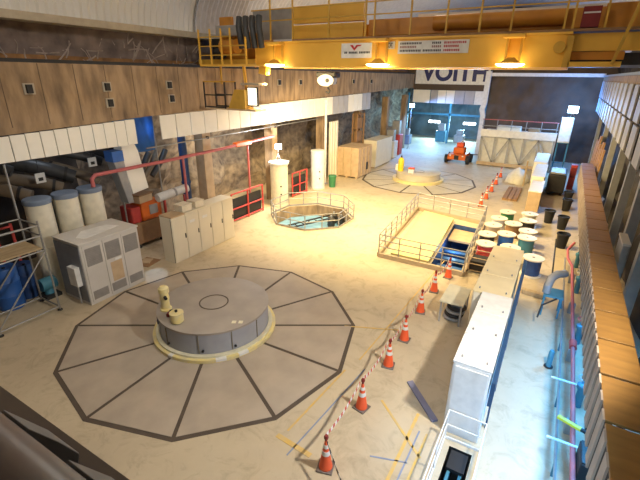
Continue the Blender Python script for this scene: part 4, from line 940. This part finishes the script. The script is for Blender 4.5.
for r_, z in enumerate((8.63, 8.52, 8.40)):
    for (xa, xb, m) in ((-5.47, -4.75 if r_ != 1 else -4.9, 'signblack'), (-4.35 if r_ != 2 else -4.65, -4.05, 'signblack'), (-3.95, -3.25 if r_ == 0 else -3.45, 'signred')):
        b = MB(); x = xa
        while x < xb:
            wd = random.choice((.03, .04, .045)); b.box((x, YF-.038, z), (x+wd, YF-.03, z+.065)); x += wd+.022
        b.build('sign_lettering', m if r_ != 1 or m == 'signred' else 'signgrey', sg)
# left end: ladder frames, hoses, end carriage
plate(-15.2, -11.9, YF-.05, 19.2, 8.02, 8.22, 'left_carriage', 'crane_rail')
plate(-14.9, -11.4, YF-.9, YF-.1, 7.92, 7.99, 'left_platform', 'crane_yellow')
plate(-14.0, -12.7, YF+.3, 17.5, 8.22, 9.35, 'drive_motor', 'crane_orange', .1)
plate(-14.7, -14.1, YF+.4, 18.0, 8.22, 9.1, 'carriage_block', 'dark')
for x in (-14.85, -14.2, -13.6, -13.1, -12.3): MB().bar((x, YF-.88, 7.99), (x, YF-.88, 9.35 if x < -13 else 9.0), .055).build('cage_post', 'crane_yellow', t)
for z in (8.35, 8.7, 9.05): MB().bar((-14.85, YF-.88, z), (-12.3 if z < 9 else -13.1, YF-.88, z), .04).build('cage_rail', 'crane_rail', t)
MB().bar((-15.25, YF-.5, 8.55), (-15.25, YF-.5, 9.15), .05).bar((-15.25, YF-.5, 9.15), (-14.85, YF-.88, 9.15), .05).bar((-15.25, YF-.5, 8.55), (-14.85, YF-.88, 8.55), .05).build('side_loop', 'crane_rail', t)
for k in range(4):
    x = -12.2+k*.34; MB().tube([(x-.05, YF-.5, 9.75), (x, YF-.62, 9.4), (x+.04, YF-.6, 9.0), (x+.02, YF-.5, 8.62)], .13, 10).build('festoon_hose', 'hose', t, smooth=True)
# hanging cab
MB().bar((-12.6, YF-.5, 7.92), (-12.5, YF-.5, 6.95), .1).build('cab_hanger', 'crane_yellow', t)
MB().bar((-13.9, YF-.5, 7.92), (-13.9, YF-.5, 7.2), .06).build('cab_hanger', 'crane_rail', t)
for x in (-14.6, -13.4):
    for y in (YF-.9, YF-.2): MB().bar((x, y, 6.2), (x, y, 7.3), .05).build('cab_post', 'dark', t)
for z in (6.25, 6.75, 7.3):
    for y in (YF-.9, YF-.2): MB().bar((-14.6, y, z), (-13.4, y, z), .05).build('cab_rail', 'dark' if z < 7 else 'crane_rail', t)
plate(-14.62, -11.75, YF-.92, YF-.18, 6.16, 6.22, 'cab_floor', 'tan')
MB().extr([(-13.3, YF-.85, 6.22), (-12.35, YF-.85, 6.22), (-12.35, YF-.85, 7.0), (-12.9, YF-.85, 7.0)], (0, .55, 0)).build('cab_body', 'crane_rail', t)
plate(-12.5, -11.55, YF-.9, YF-.3, 7.2, 7.28, 'cab_canopy', 'beige')
h = plate(-12.3, -11.8, YF-.7, YF-.6, 6.35, 7.12, 'work_lamp', 'dark'); plate(-12.27, -11.83, YF-.72, YF-.70, 6.4, 7.08, 'lamp_face', 'screen_lamp')
MB().bar((-11.3, YF-.5, 7.92), (-11.35, YF-.5, 7.62), .35, .3).build('lamp_box', 'crane_yellow', t)
# right end carriage
plate(-.28, 2.5, YF+.15, YF+.3, 8.35, 8.82, 'right_panel', 'crane_yellow'); plate(-.28, 1.1, YF+.2, YF+.3, 8.12, 8.34, 'right_lower_panel', 'crane_orange')
plate(-.25, 1.05, YF-.1, YF+.1, 7.92, 8.06, 'buffer_beam', 'crane_yellow'); plate(-.28, 2.5, YF+.3, 19.1, 7.98, 8.3, 'right_carriage', 'dark')
plate(-.15, .3, YF+.1, YF+.5, 8.97, 9.5, 'maroon_box', 'maroon')
plate(-.12, .28, YF+.07, YF+.1, 9.32, 9.36, 'box_stripe', 'white')
plate(.4, 2.4, YF+.5, YF+.6, 8.97, 9.6, 'right_upper_panel', 'crane_orange')
MB().bar((.83, YF-.15, 7.98), (1.15, YF-.15, 9.6), .08).build('stay', 'crane_rail', t); MB().bar((1.5, YF-.1, 8.3), (1.65, YF-.1, 9.0), .06).build('stay', 'crane_rail', t)
MB().box((-.4, YF-.1, 7.9), (-.22, YF+.1, 8.75)).build('joint_plate', 'crane_rail', t)
MB().tube([(-.55, YF-.05, 8.45), (-.55, YF-.18, 8.45)], .16, 16).build('junction_box', 'crane_rail', t)
for o in t.children:
    n_ = o.name.split('.')[0]
    if n_ in ('cage_post', 'cage_rail', 'side_loop', 'left_platform'): o.location.x += .62
    elif n_ in ('cab_hanger', 'cab_post', 'cab_rail', 'cab_floor', 'cab_body', 'cab_canopy', 'work_lamp', 'lamp_face'): o.location.x += .45
    elif n_ == 'lamp_box': o.location.x += .25
MB().tube([(-13.4, YF-.3, 8.7), (-12.6, YF-.3, 8.7)], .3, 18).build('winch_motor', 'crane_orange', t, smooth=True)
MB().tube([(-13.9, YF-.25, 8.45), (-13.45, YF-.25, 8.45)], .2, 16).build('brake_drum', 'dark', t, smooth=True)
plate(-13.6, -12.4, YF-.5, YF-.1, 9.1, 9.5, 'control_box', 'grey', .03)
plate(-13.9, -13.2, YF+.1, YF+.25, 9.0, 9.9, 'left_screen', 'crane_orange', .02)
t = thing('hook_block', 'grey hook block hanging below the crane girder', 'hook', (-9.1, 17, 7.2))
hc = V((-9.62, 17.3, 7.46))
for dx in (-.24, 0, .24): MB().tube([hc+V((dx-.08, 0, 0)), hc+V((dx+.08, 0, 0))], .24, 22).build('sheave', 'grey', t, smooth=True)
MB().box((hc.x-.5, hc.y-.26, hc.z+.06), (hc.x+.5, hc.y+.26, hc.z+.3)).build('guard', 'dark', t, bevel=.05)
MB().extr([(hc.x+.42*math.cos(a)*(1.0), hc.y-.27, hc.z-.06+.25*math.sin(a)) for a in [2*PI*q/16 for q in range(16)]], (0, .03, 0)).build('cheek_plate', 'grey', t)
MB().tube([hc+V((.1, -.3, -.06)), hc+V((.1, -.26, -.06))], .09, 12).build('pin', 'dark', t)
MB().tube([hc+V((0, 0, -.2)), hc+V((0, 0, -.4)), hc+V((.1, 0, -.5)), hc+V((.02, 0, -.6)), hc+V((-.12, 0, -.54))], .04, 10).build('hook', 'dark', t, smooth=True)
for dx in (-.12, .12): MB().tube([hc+V((dx, 0, .2)), hc+V((dx, 0, 1.3))], .015, 6).build('rope', 'dark', t)

# ------------------------------------------------------------------ lights
def light(kind, loc, energy, col, size=.5, aim=None, spot=2.6, blend=.6):
    d = bpy.data.lights.new(kind.lower(), kind); d.energy = energy; d.color = col
    o = bpy.data.objects.new(kind.lower()+'_light', d); C.objects.link(o); o.location = loc
    if kind == 'SPOT': d.spot_size = spot; d.spot_blend = blend; d.shadow_soft_size = size
    elif kind == 'AREA': d.size = size
    else: d.shadow_soft_size = size
    if aim is not None: o.rotation_euler = (V(aim)-V(loc)).to_track_quat('-Z', 'Y').to_euler()
    return o
WARM = (1, .75, .36); WW = (1, .90, .72)
# crane lamps, then an unseen row added at the rear girder
for x in (-10.62, -6.12, -1.78): light('SPOT', (x, 14.5, 7.84), 2100 if x < -2 else 350, WARM, .2, (x, 22.0, 0), 2.4, .7)
for x in (-11, -7.5, -4): light('SPOT', (x, 19.4, 7.84), 2700, WARM, .2, (x, 24.0, 0), 2.6, .7)
# runway floodlight high on the right wall near the camera
light('SPOT', (1.9, 6.5, 7.5), 2700, (1, .92, .80), .2, (-6, 11, 0), 1.75, .4)
# cool floodlight low on the near right
light('SPOT', (-.3, 2.4, 5.0), 800, (.50, .74, 1), .3, (.1, 8.8, 0), .95, .7)
for y in (5.6, 7.8, 10.0, 12.4): light('AREA', (1.7, y, 1.9), 75, (.06, .42, 1), .6, (1.15, y, 0))
# flood on the tank, lamp behind the cabinets, recess fills, blue lamps at the far end
light('POINT', (-14.15, 19.7, 3.65), 420, (.85, .93, 1), .15)
light('SPOT', (-14.7, 10.75, 1.9), 110, (.45, .68, 1), .06, (-13.2, 9.5, 0), .42, .6)
light('POINT', (-16.6, 17.6, 4.6), 170, (1, .84, .6), .3)  # added warm fill brightening the left rock recess
light('POINT', (-16.9, 8.2, 5.4), 25, (.75, .86, 1), .3)  # added dim bluish fill for the left recess
light('POINT', (-16.6, 12.6, 5.3), 50, (.4, .65, 1), .3)  # added blue fill for the left recess
light('SPOT', (.4, 39.8, 5.3), 1500, (.18, .48, 1), .25, (-3, 36, 1), 3.0, .5)
light('POINT', (.6, 43.6, 5.4), 800, (.07, .32, 1), .25)  # added fill throwing blue onto the wall corner
light('SPOT', (-14.4, 44.6, 4.7), 2200, (.16, .40, 1), .2, (-11, 45, 0), 2.8, .5)
for x in (-14.9, -10.4): light('AREA', (x, 55.7, 2.1), 550, (.40, .75, 1), 1.2, (x, 50, 1.5))
light('AREA', (-12, 50.5, 6.4), 700, (.25, .58, 1), 3, (-12, 52, 0))
light('POINT', (-11.0, 18.6, -.3), 25, (.6, .85, 1), .1)  # lamp added to brighten the octagon pit
light('POINT', (-3.5, 19.4, -.35), 25, (.4, .7, 1), .1)
# unseen fill lights added under the vault
light('POINT', (-8, 6, 11.6), 550, (1, .93, .84), .6)
for y in (22, 36): light('POINT', (-6.5, y, 12.2), 450, WW, .6)
w = bpy.data.worlds.new('cavern air'); bpy.context.scene.world = w; w.use_nodes = True
w.node_tree.nodes['Background'].inputs['Color'].default_value = (.85, .72, .58, 1); w.node_tree.nodes['Background'].inputs['Strength'].default_value = .13

for o in bpy.data.objects:
    if '_org' in o: del o['_org']
vs = bpy.context.scene.view_settings
bpy.context.scene.display_settings.display_device = 'sRGB'
vs.view_transform = 'Standard'; vs.look = 'None'; vs.gamma = 1; vs.use_curve_mapping = False; vs.exposure = 0.12
